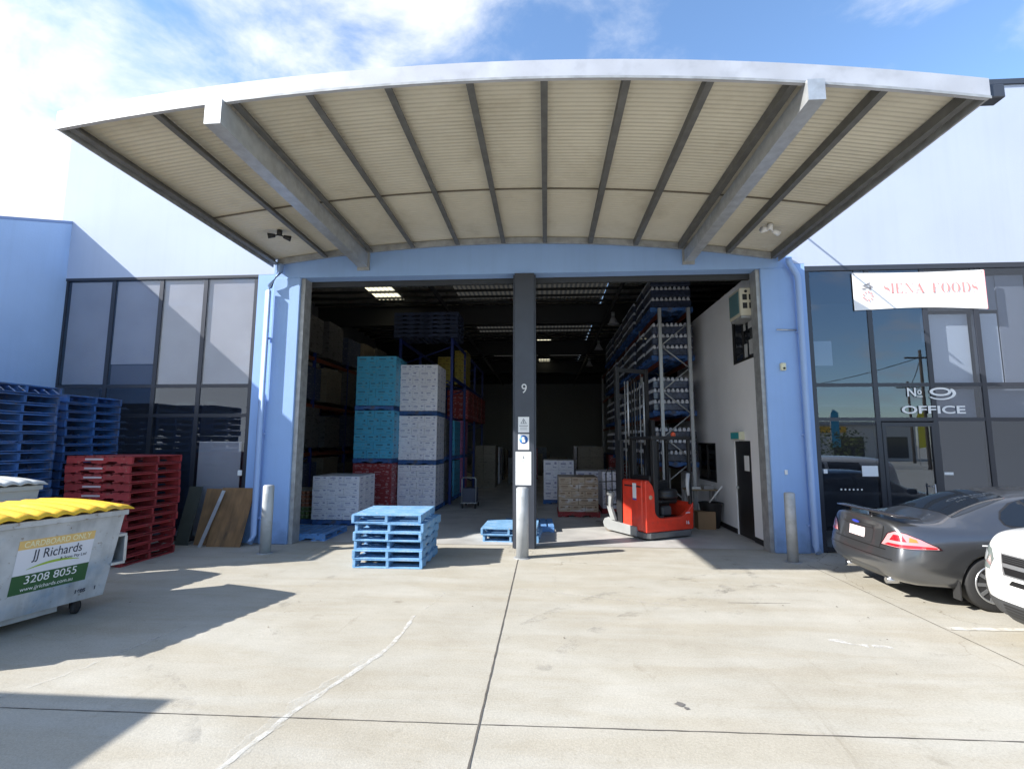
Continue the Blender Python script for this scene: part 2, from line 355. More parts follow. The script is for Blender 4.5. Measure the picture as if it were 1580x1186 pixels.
def worn_mat(name, col, lo, hi, sc=18.0, st=(1, 1, 1)):
    m = bpy.data.materials.new(name); m.use_nodes = True; t = m.node_tree; n = t.nodes; l = t.links
    b = n['Principled BSDF']; b.inputs['Base Color'].default_value = (*col, 1); b.inputs['Roughness'].default_value = 0.85
    k = n.new('ShaderNodeTexNoise'); k.inputs['Scale'].default_value = sc; k.inputs['Detail'].default_value = 8; k.inputs['Roughness'].default_value = 0.75
    tc_ = n.new('ShaderNodeTexCoord'); mp_ = n.new('ShaderNodeMapping'); mp_.inputs['Scale'].default_value = st; l.new(tc_.outputs['Object'], mp_.inputs[0]); l.new(mp_.outputs[0], k.inputs['Vector'])
    r_ = n.new('ShaderNodeMapRange'); r_.inputs[1].default_value = lo; r_.inputs[2].default_value = hi; l.new(k.outputs['Fac'], r_.inputs[0])
    tr = n.new('ShaderNodeBsdfTransparent'); mx_ = n.new('ShaderNodeMixShader'); l.new(r_.outputs[0], mx_.inputs[0]); l.new(tr.outputs[0], mx_.inputs[1]); l.new(b.outputs[0], mx_.inputs[2])
    l.new(mx_.outputs[0], n['Material Output'].inputs[0]); return m
CHALK = worn_mat('worn_white_scrape', (0.70, 0.69, 0.66), 0.34, 0.68, 9)
CHALKL = worn_mat('faint_white_scrape', (0.62, 0.61, 0.57), 0.40, 1.0, 8)
TYRE = worn_mat('tyre_scuff', (0.22, 0.21, 0.20), 0.50, 1.1, 3.0)
LINEP = mat('worn_line_paint', (0.60, 0.59, 0.55), 0.8, dirt=(0.45, 0.42, 0.36), dscale=9, dlo=0.45, dhi=0.6)
strip('ground_scrape_marking', [(-1.57, -3.8), (-1.56, -4.3), (-1.59, -4.75), (-1.68, -5.1), (-1.76, -5.35), (-1.86, -5.7), (-1.95, -5.97), (-2.0, -6.3), (-2.10, -6.8)], 0.045, CHALK, jit=0.6)
strip('ground_scrape_marking', [(-1.62, -4.9), (-1.80, -5.35), (-1.97, -5.85), (-2.02, -6.3), (-2.08, -6.7)], 0.12, CHALKL, z=0.0045, jit=0.7)
strip('ground_scrape_marking', [(-4.02, -4.35), (-4.08, -4.6), (-4.17, -5.0), (-4.22, -5.38), (-4.35, -5.78), (-4.5, -6.2)], 0.05, CHALKL, jit=0.8)
strip('ground_scrape_marking', [(-0.42, -2.62), (0.4, -2.85), (1.0, -3.03), (1.75, -3.2)], 0.05, CHALKL, jit=0.8)
strip('ground_scrape_marking', [(-0.34, -3.72), (-0.1, -3.64), (0.15, -3.53)], 0.025, CHALKL, jit=0.8)
strip('ground_scrape_marking', [(2.98, -4.17), (3.12, -4.27), (3.28, -4.33)], 0.08, CHALK, jit=0.95)
strip('ground_scrape_marking', [(3.32, -4.32), (3.50, -4.36)], 0.05, CHALK, jit=0.95)
strip('ground_scrape_marking', [(-1.4, -2.9), (-1.45, -3.3), (-1.52, -3.6)], 0.02, CHALKL, jit=0.8)
strip('parking_line_marking', [(4.48, -3.76), (9.5, -3.62)], 0.09, LINEP, z=0.005, jit=0.12)
import math as _mt
def arc_pts(cx, cy, r, a0, a1, n=24): return [(cx + r * _mt.cos(a0 + (a1 - a0) * k / n), cy + r * _mt.sin(a0 + (a1 - a0) * k / n)) for k in range(n + 1)]
for cx, cy, r, a0, a1, wd_ in ((0.2, -1.2, 2.6, -0.9, 0.35, .16), (0.2, -1.2, 3.05, -0.9, 0.3, .14), (5.0, -7.5, 5.6, 1.75, 2.7, .16), (5.0, -7.5, 6.3, 1.8, 2.65, .14), (-6, -9, 4.4, .2, 1.2, .15), (-1.0, -3.0, 2.4, 2.6, 3.9, .12)):
    strip('tyre_scuff_marking', arc_pts(cx, cy, r, a0, a1), wd_, TYRE, z=0.003, jit=0.15)
STAIN = mat('oil_spot', (0.16, 0.15, 0.14), 0.6)
for (x, y, r) in ((1.05, -5.62, 0.035), (1.09, -5.68, 0.022), (-2.9, -5.0, 0.0)):
    if r: 
        b = MB(); vs = [b.bm.verts.new((x + r * random.uniform(.6, 1.3) * math.cos(a * .63), y + r * random.uniform(.6, 1.3) * math.sin(a * .63), 0.004)) for a in range(10)]
        b.bm.faces.new(vs); struct(b.build('ground_stain', STAIN))

# ------------------------------------------------------------------ the warehouse
ZO = 5.53
def arc(x): return 6.170 - 0.0153 * (x + 0.89) ** 2
bld = empty('warehouse_building', (0, 0, 0), 0, 'pale blue and white tilt-panel warehouse with two open bays under an arched canopy', 'building')
b = MB()
b.box(-10.95, -6.22, 0.1, 0.3, 5.66, 9.35)                # above left windows
b.box(5.22, 14.0, 0.1, 0.3, 5.60, 9.35)
b.box(-6.22, 5.22, 0.1, 0.3, 5.66, 9.35)
b.build('upper_wall', PALE, bld)
b = MB(); b.box(-10.98, 14.0, 0.06, 0.36, 9.352, 9.46); b.build('parapet_cap', CHAR, bld)
for xa, xb, zb in ((-6.22, -5.822, 5.655), (4.952, 5.22, 5.655)):
    b = MB(); b.box(xa, xb, 0.1, 0.34, 0, zb); b.build('narrow_wall', BLUE, bld)
for (xa, xb) in ((-5.82, -5.22), (4.31, 4.95)):
    b = MB(); b.box(xa, xb, 0.0, 0.5, 0, ZO + 0.01, bev=0.012); b.build('pilaster', BLUE, bld)
for xa, xb in ((-5.218, -5.13), (4.235, 4.308)):
    b = MB(); b.box(xa, xb, 0.05, 0.34, 0, ZO); b.build('door_jamb', GALVP, bld)
b = MB()                                                   # curved lintel
pts = [(-5.82, ZO + 0.012)] + [(4.95, ZO + 0.012)] + [(x, arc(x) + 0.13) for x in [4.95 - i * 10.77 / 24 for i in range(25)]]
b.prism(pts, 'y', 0.02, 0.32); b.build('door_lintel', BLUE, bld)
b = MB(); b.box(-5.13, 4.235, 0.34, 0.42, ZO - 0.10, ZO + 0.5); b.build('roller_door_header', STEELD, bld)
b = MB(); b.box(-0.629, -0.225, -0.02, 0.32, 0, ZO + 0.005, bev=0.008)
b.box(-0.66, -0.63, 0.04, 0.30, 0, ZO - 0.02); b.box(-0.224, -0.195, 0.04, 0.30, 0, ZO - 0.02)
b.build('centre_column', CHAR, bld)
# side walls, back wall, interior lining
b = MB()
b.box(-10.95, -10.75, 0.3, 36, 0, 9.35); b.box(13.8, 14.0, 0.3, 36, 0, 9.35); b.box(-10.95, 14.0, 36, 36.2, 0, 9.35)
b.build('side_wall', mat('grey_precast', (0.33, 0.35, 0.38), 0.85), bld)
# rooms behind the window banks
b = MB()
b.box(-10.75, -6.1, 1.25, 1.30, 0, 5.7); b.box(-10.75, -6.0, 0.36, 1.25, 5.72, 5.76); b.box(-6.02, -5.97, 0.5, 1.3, 0, 5.7)
b.box(5.0, 13.8, 2.6, 2.65, 0, 5.7); b.box(4.6, 13.8, 0.36, 2.6, 5.70, 5.74)
b.box(5.0, 13.8, 0.36, 2.6, 2.78, 2.83)
b.build('room_partition', mat('dark_room_lining', (0.07, 0.075, 0.09), 0.9), bld)
# roof of the hall
b = MB()
def roof_strip(x0, x1, y0, y1, m, nm):
    q = MB(); i = 0; n = int((x1 - x0) / 0.095)
    prev = None
    for k in range(n + 1):
        x = x0 + (x1 - x0) * k / n; z = 8.42 + (0.03 if k % 2 else 0)
        cur = (q.bm.verts.new((x, y0, z)), q.bm.verts.new((x, y1, z)))
        if prev: q.bm.faces.new((prev[0], prev[1], cur[1], cur[0]))
        prev = cur
    return q.build(nm, m, bld, recalc=False)
sk = bpy.data.materials.new('translucent_sheet'); sk.use_nodes = True
_n = sk.node_tree.nodes; _n.clear(); _o = _n.new('ShaderNodeOutputMaterial'); _t = _n.new('ShaderNodeBsdfTranslucent'); _t.inputs[0].default_value = (0.62, 0.55, 0.36, 1)
sk.node_tree.links.new(_t.outputs[0], _o.inputs[0])
roof_strip(-10.75, -7.5, 0.3, 36, ROOFIN, 'roof_sheet')
roof_strip(-7.5, -6.35, 0.3, 8.2, ROOFIN, 'roof_sheet'); roof_strip(-7.5, -6.35, 8.2, 11.4, sk, 'skylight_or_lit_band'); roof_strip(-7.5, -6.35, 11.4, 14.2, ROOFIN, 'roof_sheet')
roof_strip(-7.5, -6.35, 14.2, 15.4, sk, 'skylight_or_lit_band'); roof_strip(-7.5, -6.35, 15.4, 36, ROOFIN, 'roof_sheet')
lit_band = bpy.data.materials.new('lit_band_sheet'); lit_band.use_nodes = True  # faintly translucent strips added so the ceiling shows lit bands
_n = lit_band.node_tree.nodes; _n.clear(); _o = _n.new('ShaderNodeOutputMaterial'); _t = _n.new('ShaderNodeBsdfTranslucent'); _t.inputs[0].default_value = (0.019, 0.018, 0.0155, 1)
lit_band.node_tree.links.new(_t.outputs[0], _o.inputs[0])
for xa_, xb_ in ((-6.35, -3.8),): roof_strip(xa_, xb_, 0.3, 36, ROOFIN, 'roof_sheet')
for xa_, xb_ in ((-3.8, -0.5), (-0.5, 0.35), (0.35, 2.55)):
    ys_ = [0.3, 7.9, 11.5, 13.7, 18.6, 22.3, 26.5, 36]
    if xa_ == -0.5: ys_ = [0.3, 7.9, 11.5, 13.7, 18.6, 20.5]
    for k_, (ya_, yb_) in enumerate(zip(ys_, ys_[1:])):
        roof_strip(xa_, xb_, ya_, yb_, lit_band if k_ % 2 else ROOFIN, 'skylight_or_lit_band' if k_ % 2 else 'roof_sheet')
roof_strip(-0.5, 0.35, 20.5, 24.8, sk, 'skylight_or_lit_band'); roof_strip(-0.5, 0.35, 24.8, 27.5, ROOFIN, 'roof_sheet')
roof_strip(-0.5, 0.35, 27.5, 30.5, sk, 'skylight_or_lit_band'); roof_strip(-0.5, 0.35, 30.5, 36, ROOFIN, 'roof_sheet')
roof_strip(2.55, 13.8, 0.3, 36, ROOFIN, 'roof_sheet')
b = MB()
for k in range(39):
    y = 1.0 + k * 0.9; b.box(-10.7, 13.75, y, y + 0.06, 8.31, 8.41)
b.build('roof_purlins', STEELD, bld)['label'] = 'thin dark roof purlins inside the hall'
for y in (3.2, 12.2, 20.2, 28.2, 35.5):
    b = MB(); b.box(-10.7, 13.75, y, y + 0.02, 7.45, 8.27); b.box(-10.7, 13.75, y - 0.1, y + 0.12, 7.41, 7.45); b.box(-10.7, 13.75, y - 0.1, y + 0.12, 8.27, 8.30)
    b.build('rafter', STEELD, bld)
b = MB(); b.box(2.55, 2.6, 4, 35, 7.2, 7.4); b.box(-3.9, -3.85, 4, 35, 7.2, 7.4); b.build('service_rail', STEELD, bld)

# window banks ------------------------------------------------------
GL_L = glass_mat('left_window_glass', (0.88, 0.90, 0.93), 0.8, 1.5, 0.10)
GL_R = glass_mat('right_window_glass', (0.80, 0.83, 0.87), 0.85, 1.5, 0.12)
def pane(parent, x0, x1, z0, z1, m, y=0.135, nm='pane', lab=None):
    q = MB(); q.box(x0, x1, y, y + 0.012, z0, z1); o = q.build(nm, m, parent)
    if lab: o['label'] = lab
    return o
# left bank: mullions fitted to the photograph
q = MB(); y0, y1 = 0.12, 0.22
LX = [-10.74, -9.56, -8.44, -7.42, -6.22]
for k, x in enumerate(LX):
    wv = 0.05 if 0 < k < 4 else 0.045
    xa = x if k == 0 else (x - 0.09 if k == 4 else x - 0.045)
    q.box(xa, xa + 0.09, y0, y1, 0.0, 5.60)
q.box(-10.74, -6.22, y0 - 0.02, y1 + 0.01, 5.60, 5.66)
def hbars(q, xs, zs, y0, y1, h=0.07):
    for a, c in zip(xs, xs[1:]):
        for z in zs: q.box(a + 0.046, c - 0.046, y0 + 0.004, y1 - 0.004, z - h / 2, z + h / 2)
hbars(q, [-10.785 + 0.09, -9.56, -8.44, -7.42, -6.22 - 0.045], (3.23, 2.60, 0.06), y0, y1)
wl = q.build('window_frame', FRAME, bld)
wl['label'] = 'charcoal window frame left of the open bays'
for a, c in zip(LX, LX[1:]):
    aa = a + (0.09 if a == LX[0] else 0.045); cc = c - (0.09 if c == LX[-1] else 0.045)
    for z0_, z1_ in ((3.265, 5.60), (2.635, 3.195), (0.095, 2.565)):
        pane(wl, aa, cc, z0_, z1_, GL_L)
BLIND = mat('grey_window_board', (0.50, 0.47, 0.48), 0.8, var=0.08, scale=1.5)
for a, c, z0_ in ((-10.6, -9.62, 3.28), (-9.5, -8.5, 3.72), (-8.38, -7.48, 3.28), (-7.36, -6.3, 3.28)):
    q = MB(); q.box(a, c, 0.165, 0.18, z0_, 5.58); q.build('blind', BLIND, wl)
q = MB(); q.box(-7.33, -6.4, 0.165, 0.18, 0.1, 2.05); q.build('blind', BLIND, wl)
q = MB(); q.box(-9.48, -8.52, 0.167, 0.182, 3.28, 3.70); q.build('blind', mat('dusky_board', (0.16, 0.16, 0.18), 0.9), wl)
# right bank
RX = [5.22, 6.42, 7.47, 8.42, 9.6, 10.8, 12.0]
q = MB()
for k, x in enumerate(RX):
    xa = x if k == 0 else x - 0.045
    q.box(xa, xa + 0.09, y0, y1, 0.0, 5.50)
q.box(5.22, 12.045, y0 - 0.02, y1 + 0.01, 5.50, 5.60)
hbars(q, [5.265] + RX[1:], (3.19, 2.52, 0.06), y0, y1)
wr = q.build('window_frame', FRAME, bld)
wr['label'] = 'charcoal office window frame beside the dark car'
for k, (a, c) in enumerate(zip(RX, RX[1:])):
    aa = a + (0.09 if k == 0 else 0.045); cc = c - 0.045
    for z0_, z1_ in ((3.225, 5.50), (2.555, 3.155), (0.095, 2.485)):
        if k == 1 and z0_ < 0.1: continue
        pane(wr, aa, cc, z0_, z1_, GL_R)
q = MB(); q.box(6.47, 6.53, y0 - 0.01, y1 - 0.01, 0.02, 2.46); q.box(7.37, 7.42, y0 - 0.01, y1 - 0.01, 0.02, 2.46); q.box(6.53, 7.37, y0 - 0.01, y1 - 0.01, 2.38, 2.46); q.box(6.53, 7.37, y0 - 0.01, y1 - 0.01, 0.02, 0.18)
dr = q.build('office_door', FRAME, bld)
pane(dr, 6.531, 7.369, 0.181, 2.379, GL_R, nm='glass')
q = MB(); q.tube([(7.28, 0.03, 0.95), (7.28, 0.03, 1.3)], 0.014); q.tube([(7.28, 0.03, 1.0), (7.28, 0.16, 1.0)], 0.01); q.tube([(7.28, 0.03, 1.25), (7.28, 0.16, 1.25)], 0.01); q.build('door_handle', GALV, dr)
WB = mat('white_office_board', (0.80, 0.82, 0.86), 0.6)
for a, c, z0_, z1_ in ((7.6, 8.37, 3.24, 4.62), (8.5, 8.93, 3.24, 4.62), (5.35, 5.75, 3.6, 4.1)):
    q = MB(); q.box(a, c, 0.30, 0.32, z0_, z1_); q.build('blind', WB if a > 6 else mat('dim_board', (0.3, 0.33, 0.38), 0.8), wr)
q = MB(); q.box(8.97, 9.5, 0.30, 0.32, 3.24, 5.4); q.box(9.66, 10.7, 0.30, 0.32, 3.24, 5.4); q.build('blind', mat('grey_blind', (0.33, 0.34, 0.38), 0.8), wr)
q = MB(); q.box(7.53, 8.36, 0.30, 0.32, 2.56, 3.12); q.box(7.53, 9.5, 0.32, 0.34, 4.7, 5.4); q.box(8.5, 9.5, .30, .32, 2.56, 3.12); q.build('blind', mat('grey_blind', (0.33, 0.34, 0.38), 0.8), wr)

# office block wall inside the right bay
XI = 4.35
ow = MB()
def wall_hole(q, y_a, y_b, z_a, z_b, holes, xa, xb):
    ys = sorted({y_a, y_b, *[h[0] for h in holes], *[h[1] for h in holes]})
    for a, c in zip(ys, ys[1:]):
        zs = [(z_a, z_b)]
        for h in holes:
            if h[0] <= a and h[1] >= c:
                nz_ = []
                for (p, r_) in zs:
                    if h[2] > p: nz_.append((p, min(h[2], r_)))
                    if h[3] < r_: nz_.append((max(h[3], p), r_))
                    if h[3] <= p or h[2] >= r_: nz_ = [(p, r_)] + [] if (h[3] <= p or h[2] >= r_) else nz_
                zs = nz_
        for p, r_ in zs: q.box(xa, xb, a, c, p, r_)
wall_hole(ow, 0.5, 6.6, 0, 5.62, [(1.02, 1.95, 0, 2.1), (0.55, 1.7, 3.84, 4.95), (3.2, 4.6, 1.05, 2.05)], XI, XI + 0.12)
iw = ow.build('office_block_wall', OFFW, bld)
q = MB(); q.box(XI - 0.01, XI, 0.5, 1.02, 0.0, 0.12); q.box(XI - 0.01, XI, 1.95, 6.6, 0, 0.12); q.build('skirting', BLACK, iw)
q = MB(); q.box(XI + 0.03, XI + 0.07, 1.03, 1.94, 0.01, 2.09); dd = q.build('door', mat('black_door_paint', (0.01, 0.01, 0.012), 0.4), iw)
q = MB(); q.lathe([(0.0, 0), (0.03, 0.005), (0.03, 0.05), (0.0, 0.055)], GALV, 12, Matrix.Translation((XI + 0.03, 1.85, 1.05)) @ Matrix.Rotation(-math.pi / 2, 4, 'Y')); q.build('handle', GALV, dd)
q = MB(); q.box(XI + 0.022, XI + 0.03, 1.2, 1.45, 1.45, 1.78); q.build('notice', WHITE, dd)
for (a, c, z0_, z1_, nm) in ((0.55, 1.7, 3.84, 4.95, 'window'), (3.2, 4.6, 1.05, 2.05, 'window')):
    q = MB()
    q.box(XI - 0.01, XI + 0.06, a, a + 0.05, z0_, z1_); q.box(XI - 0.01, XI + 0.06, c - 0.05, c, z0_, z1_)
    q.box(XI - 0.01, XI + 0.06, a + 0.05, c - 0.05, z0_, z0_ + 0.05); q.box(XI - 0.01, XI + 0.06, a + 0.05, c - 0.05, z1_ - 0.05, z1_)
    q.box(XI - 0.008, XI + 0.05, (a + c) / 2 - 0.02, (a + c) / 2 + 0.02, z0_ + 0.05, z1_ - 0.05)
    wn = q.build(nm, BLACK, iw)
    pq = MB(); pq.box(XI + 0.02, XI + 0.03, a + 0.05, c - 0.05, z0_ + 0.05, z1_ - 0.05); pq.build('pane', mat('dark_glass', (0.01, 0.012, 0.015), 0.05), wn)
    if z0_ > 3:
        for (ya, yb, za, zb) in ((0.62, 0.85, 3.93, 4.25), (0.95, 1.15, 3.90, 4.2), (1.0, 1.15, 4.5, 4.75), (.65, .85, 4.5, 4.8)):
            pq = MB(); pq.box(XI + 0.012, XI + 0.018, ya, yb, za, zb); pq.build('taped_notice', mat('dull_paper', (0.45, 0.46, 0.47), 0.8), wn)
q = MB(); q.box(XI + 0.13, 13.7, 0.5, 6.6, 5.5, 5.56); q.box(XI + .12, 13.7, 6.6, 6.7, 0, 5.62); q.build('office_block_roof', DARKIN, iw)

# canopy -------------------------------------------------------------
CX0, CX1, CY = -5.82, 4.66, -4.70
cq = MB(); NX = 30; NY = 360; verts = []
for j in range(NY + 1):
    y = CY + 0.03 + (0.0 - (CY + 0.03)) * j / NY; row = []
    dz = 0.0055 * math.sin(2 * math.pi * y / 0.078)
    for i in range(NX + 1):
        x = CX0 + (CX1 - CX0) * i / NX; row.append(cq.bm.verts.new((x, y, arc(x) + 0.135 + dz)))
    verts.append(row)
for j in range(NY):
    for i in range(NX):
        f = cq.bm.faces.new((verts[j][i], verts[j][i + 1], verts[j + 1][i + 1], verts[j + 1][i])); f.smooth = True
can = cq.build('canopy', CREAM, bld)
can['label'] = 'arched steel canopy with cream sheeting over both bays'
RIBM = mat('grey_purlin', (0.13, 0.13, 0.125), 0.6, metal=0.2, var=0.2, scale=6)
def arc_bar(nm, y0, y1, dz0, dz1, m, x0=CX0, x1=CX1, n=36):
    q = MB(); prev = None
    for i in range(n + 1):
        x = x0 + (x1 - x0) * i / n
        c4 = [q.bm.verts.new((x, yy, arc(x) + d)) for yy, d in ((y0, dz0), (y1, dz0), (y1, dz1), (y0, dz1))]
        if prev:
            for k in range(4): q.bm.faces.new((prev[k], prev[(k + 1) % 4], c4[(k + 1) % 4], c4[k]))
        else: q.bm.faces.new(c4)
        prev = c4
    q.bm.faces.new(prev[::-1])
    return q.build(nm, m, can)
arc_bar('fascia', CY - 0.05, CY, -0.02, 0.20, FASC, CX0 - 0.03, CX1 + 0.03)
arc_bar('fascia_trim', CY - 0.06, CY - 0.051, -0.035, -0.005, GALVP, CX0 - 0.03, CX1 + 0.03)
arc_bar('wall_plate', -0.06, -0.005, 0.0, 0.12, GALVP, CX0 + .1, CX1 - .1)
arc_bar('sheet_seam', -2.06, -2.035, 0.105, 0.122, mat('seam_grey', (0.16, 0.14, 0.11), 0.8))
top = MB(); prev = None
for i in range(31):
    x = CX0 - 0.03 + (CX1 - CX0 + 0.06) * i / 30
    cur = [top.bm.verts.new((x, y, arc(x) + 0.175)) for y in (CY, -0.0)]
    if prev: top.bm.faces.new((prev[0], prev[1], cur[1], cur[0]))
    prev = cur
top.build('roof_skin', FASC, can)
for x in (-5.72, -4.66, -3.68, -2.77, -1.82, -0.86, 0.0, 0.935, 1.85, 2.74, 3.68, 4.55):
    q = MB(); h = 0.12; z = arc(x); edge = x < -5.5 or x > 4.6
    wd = 0.085 if not edge else 0.10
    q.box(x - wd / 2, x - wd / 2 + 0.008, CY + 0.002, -0.062, z, z + h)
    q.box(x - wd / 2, x + wd / 2, CY + 0.002, -0.062, z - 0.006, z)
    q.box(x + wd / 2 - 0.006, x + wd / 2, CY + 0.002, -0.062, z, z + 0.02)
    q.build('rib', RIBM, can)
for xa, xb, zb in ((-3.95, -3.75, 5.72), (2.82, 3.0, 5.70)):
    q = MB(); zt = arc((xa + xb) / 2) - 0.01
    q.box(xa, xa + 0.012, CY - 0.10, -0.02, zb, zt); q.box(xb - 0.012, xb, CY - 0.10, -0.02, zb, zt)
    q.box(xa + 0.012, xb - 0.012, CY - 0.10, -0.02, zb, zb + 0.012); q.box(xa + 0.012, xb - 0.012, CY - 0.10, -0.02, zt - 0.012, zt)
    q.box(xa + 0.012, xb - 0.012, CY - 0.10, CY - 0.09, zb + 0.012, zt - 0.012)
    q.build('beam', GALV, can)
    q = MB(); q.box(xa - 0.03, xb + 0.03, -0.02, 0.018, zb - 0.05, zb + 0.35); q.build('beam_bracket', GALVP, can)
for sx_, x in ((-1, CX0 - 0.02), (1, CX1 + 0.02)):
    q = MB(); z = arc(x); q.box(x - 0.012, x + 0.012, CY, -0.01, z - 0.02, z + 0.16); q.build('side_flashing', GALVP, can)
q = MB(); q.tube([(4.60, 0.08, 6.86), (4.60, -1.15, 6.03)], 0.018); q.build('stay_rod', GALVP, can)
q = MB(); q.box(4.695, 4.86, CY - 0.03, CY + 0.12, 5.69, 5.84, bev=.01); q.build('gutter_end', CHAR, can)
# floodlights under the canopy
for (x, y, m_, lab) in ((-5.02, -1.25, BLACK, 'small black twin floodlight under the left end of the canopy'), (4.0, -1.2, WHITE, 'small pale sensor light under the right end of the canopy')):
    e = empty('floodlight', (x, y, arc(x) + 0.12), R(25), lab, 'light')
    q = MB(); q.lathe([(0.0, -0.09), (0.045, -0.09), (0.05, 0.0), (0.0, 0.0)], m_, 12); q.build('mount', m_, e)
    for s_ in (-1, 1):
        q = MB(); q.lathe([(0.0, 0), (0.03, 0.0), (0.055, 0.13), (0.0, 0.13)], m_, 14, Matrix.Translation((s_ * 0.07, 0, -0.11)) @ Matrix.Rotation(s_ * R(100), 4, 'Y')); q.build('lamp_head', m_, e)
        q = MB(); q.tube([(0, 0, -0.08), (s_ * 0.08, 0, -0.11)], 0.012, m_, 8); q.build('arm', m_, e)

# downpipes
def downpipe(xb, xt, lab):
    q = MB(); s_ = 1 if xt > xb else -1
    path = [(xt, -0.10, 5.80), (xt, -0.10, 5.66), (xb + s_ * 0.02, -0.10, 5.32), (xb, -0.10, 5.22), (xb, -0.10, 0.18), (xb, -0.2, 0.06)]
    if s_ < 0: path = [(xt, -0.10, 5.70), (xt, -0.10, 5.62), (xb + s_ * 0.02, -0.10, 5.36), (xb, -0.10, 5.26), (xb, -0.10, 0.18), (xb, -0.2, 0.06)]
    q.tube(path, 0.058, PIPEB, 14)
    o = q.build('downpipe', PIPEB, bld); o['label'] = lab
    for z in (4.2, 2.2, 0.5):
        q = MB(); q.box(xb - 0.075, xb + 0.075, -0.045, 0.02, z, z + 0.035); q.build('clip', PIPEB, o)
downpipe(-5.86, -5.62, 'blue downpipe on the left side of the bays')
downpipe(4.98, 4.83, 'blue downpipe on the right side of the bays')
# left pipe throws its own shadow; small wall fittings on the right pilaster
e = empty('wall_sensor', (4.625, -0.001, 3.53), 0, 'small cream box with a black eye on the right blue pilaster', 'sensor')
q = MB(); q.box(-0.05, 0.05, -0.07, 0, -0.07, 0.08, bev=0.012); q.build('housing', mat('cream_plastic', (0.7, 0.68, 0.5), 0.5), e)
q = MB(); q.lathe([(0, 0), (0.022, 0), (0.018, 0.02), (0, 0.025)], BLACK, 12, Matrix.Translation((0.005, -0.07, -0.03)) @ Matrix.Rotation(math.pi / 2, 4, 'X')); q.build('lens', BLACK, e)
q = MB(); q.tube([(4.52, -0.10, 4.26), (4.93, -0.03, 4.26)], 0.014, GALV, 8); tag(q.build('wall_rod', GALV), 'thin pale metal rod sticking out high on the right blue pilaster', 'rod')
q = MB(); q.box(4.55, 4.60, -0.03, -0.001, 1.46, 1.55, bev=.006); tag(q.build('wall_switch', WHITE), 'small white switch at waist height on the right blue pilaster', 'switch')
q = MB(); q.box(-6.40, -6.31, 0.09, 0.118, 1.35, 1.46, bev=.006); tag(q.build('wall_switch', WHITE), 'small white switch plate on the window frame above the plywood', 'switch')

# left neighbour wall with stepped top
nb = empty('neighbour_wall', (-10.96, 0, 0), 0, 'blue rendered wall with sloping top projecting at the far left', 'wall')
q = MB(); q.prism([(0.34, 0), (0.34, 7.03), (-2.6, 5.90), (-2.6, 0)], 'x', -0.12, 0.262); q.build('render_panel', mat('neighbour_blue', (0.42, 0.57, 0.82), 0.8, var=0.06, scale=0.7, streak=0.03, grime=.3, bump=.2), nb)
q = MB(); q.prism([(0.095, 6.94), (0.095, 7.0), (-2.63, 5.95), (-2.63, 5.89)], 'x', -0.14, 0.27); q.build('coping', mat('coping_blue', (0.24, 0.33, 0.55), 0.7), nb)

# ------------------------------------------------------------------ signs and lettering
ban = empty('shop_banner', (7.37, 0.111, 5.06), 0, 'white cloth banner with red serif lettering above the office windows', 'banner')
BANM = mat('banner_cloth', (0.86, 0.86, 0.87), 0.8, bump=0.15, bscale=6)
q = MB(); NXB, NZB = 40, 10; vv = []
for i in range(NXB + 1):
    u_ = i / NXB; row = []
    for j in range(NZB + 1):
        v_ = j / NZB
        x = -1.24 + 2.48 * u_; zb = -0.39 + 0.045 * math.sin(math.pi * u_) - 0.0 ; zt = 0.38 + 0.02 * u_ - 0.02 * math.sin(math.pi * u_)
        y = 0.005 * math.sin(9 * u_ + 3 * v_) * (1 - v_) - 0.004
        row.append(q.bm.verts.new((x + 0.02 * (0.5 - v_) * 0, y, zb + (zt - zb) * v_)))
    vv.append(row)
for i in range(NXB):
    for j in range(NZB):
        f = q.bm.faces.new((vv[i][j], vv[i + 1][j], vv[i + 1][j + 1], vv[i][j + 1])); f.smooth = True
q.build('cloth', BANM, ban, recalc=False)
SERIF = {  # didone capitals as boxes: (x0, x1, z0, z1) or polygons, unit height
 'I': [[(.08, 0), (.26, 0), (.26, 1), (.08, 1)], [(0, 0), (.34, 0), (.34, .04), (0, .04)], [(0, .96), (.34, .96), (.34, 1), (0, 1)]],
 'E': [[(.08, 0), (.26, 0), (.26, 1), (.08, 1)], [(.26, 0), (.72, 0), (.74, .28), (.70, .28), (.62, .05), (.26, .04)], [(.26, .96), (.60, .95), (.68, .74), (.72, .74), (.70, 1), (.26, 1)], [(.26, .48), (.5, .48), (.5, .53), (.26, .53)]],
 'F': [[(.08, 0), (.26, 0), (.26, 1), (.08, 1)], [(0, 0), (.38, 0), (.38, .04), (0, .04)], [(.26, .96), (.60, .95), (.68, .74), (.72, .74), (.70, 1), (.26, 1)], [(.26, .48), (.5, .48), (.5, .53), (.26, .53)]],
 'N': [[(.10, 0), (.14, 0), (.14, .96), (.10, .96)], [(.10, 1), (.32, 1), (.86, .06), (.86, 0), (.78, 0), (.14, 1 - .02)], [(.82, .04), (.86, .04), (.86, 1), (.82, 1)], [(0, 0), (.24, 0), (.24, .04), (0, .04)], [(.7, .96), (.97, .96), (.97, 1), (.7, 1)]],
 'A': [[(.10, .0), (.15, 0), (.46, .9), (.44, 1)], [(.44, 1), (.48, 1), (.88, 0), (.68, 0), (.36, .80)], [(.22, .30), (.58, .30), (.57, .34), (.24, .34)], [(0, 0), (.26, 0), (.26, .04), (0, .04)], [(.6, 0), (.97, 0), (.97, .04), (.6, .04)]],
 'O': 'ring', 'D': 'dring', 'S': 's'}
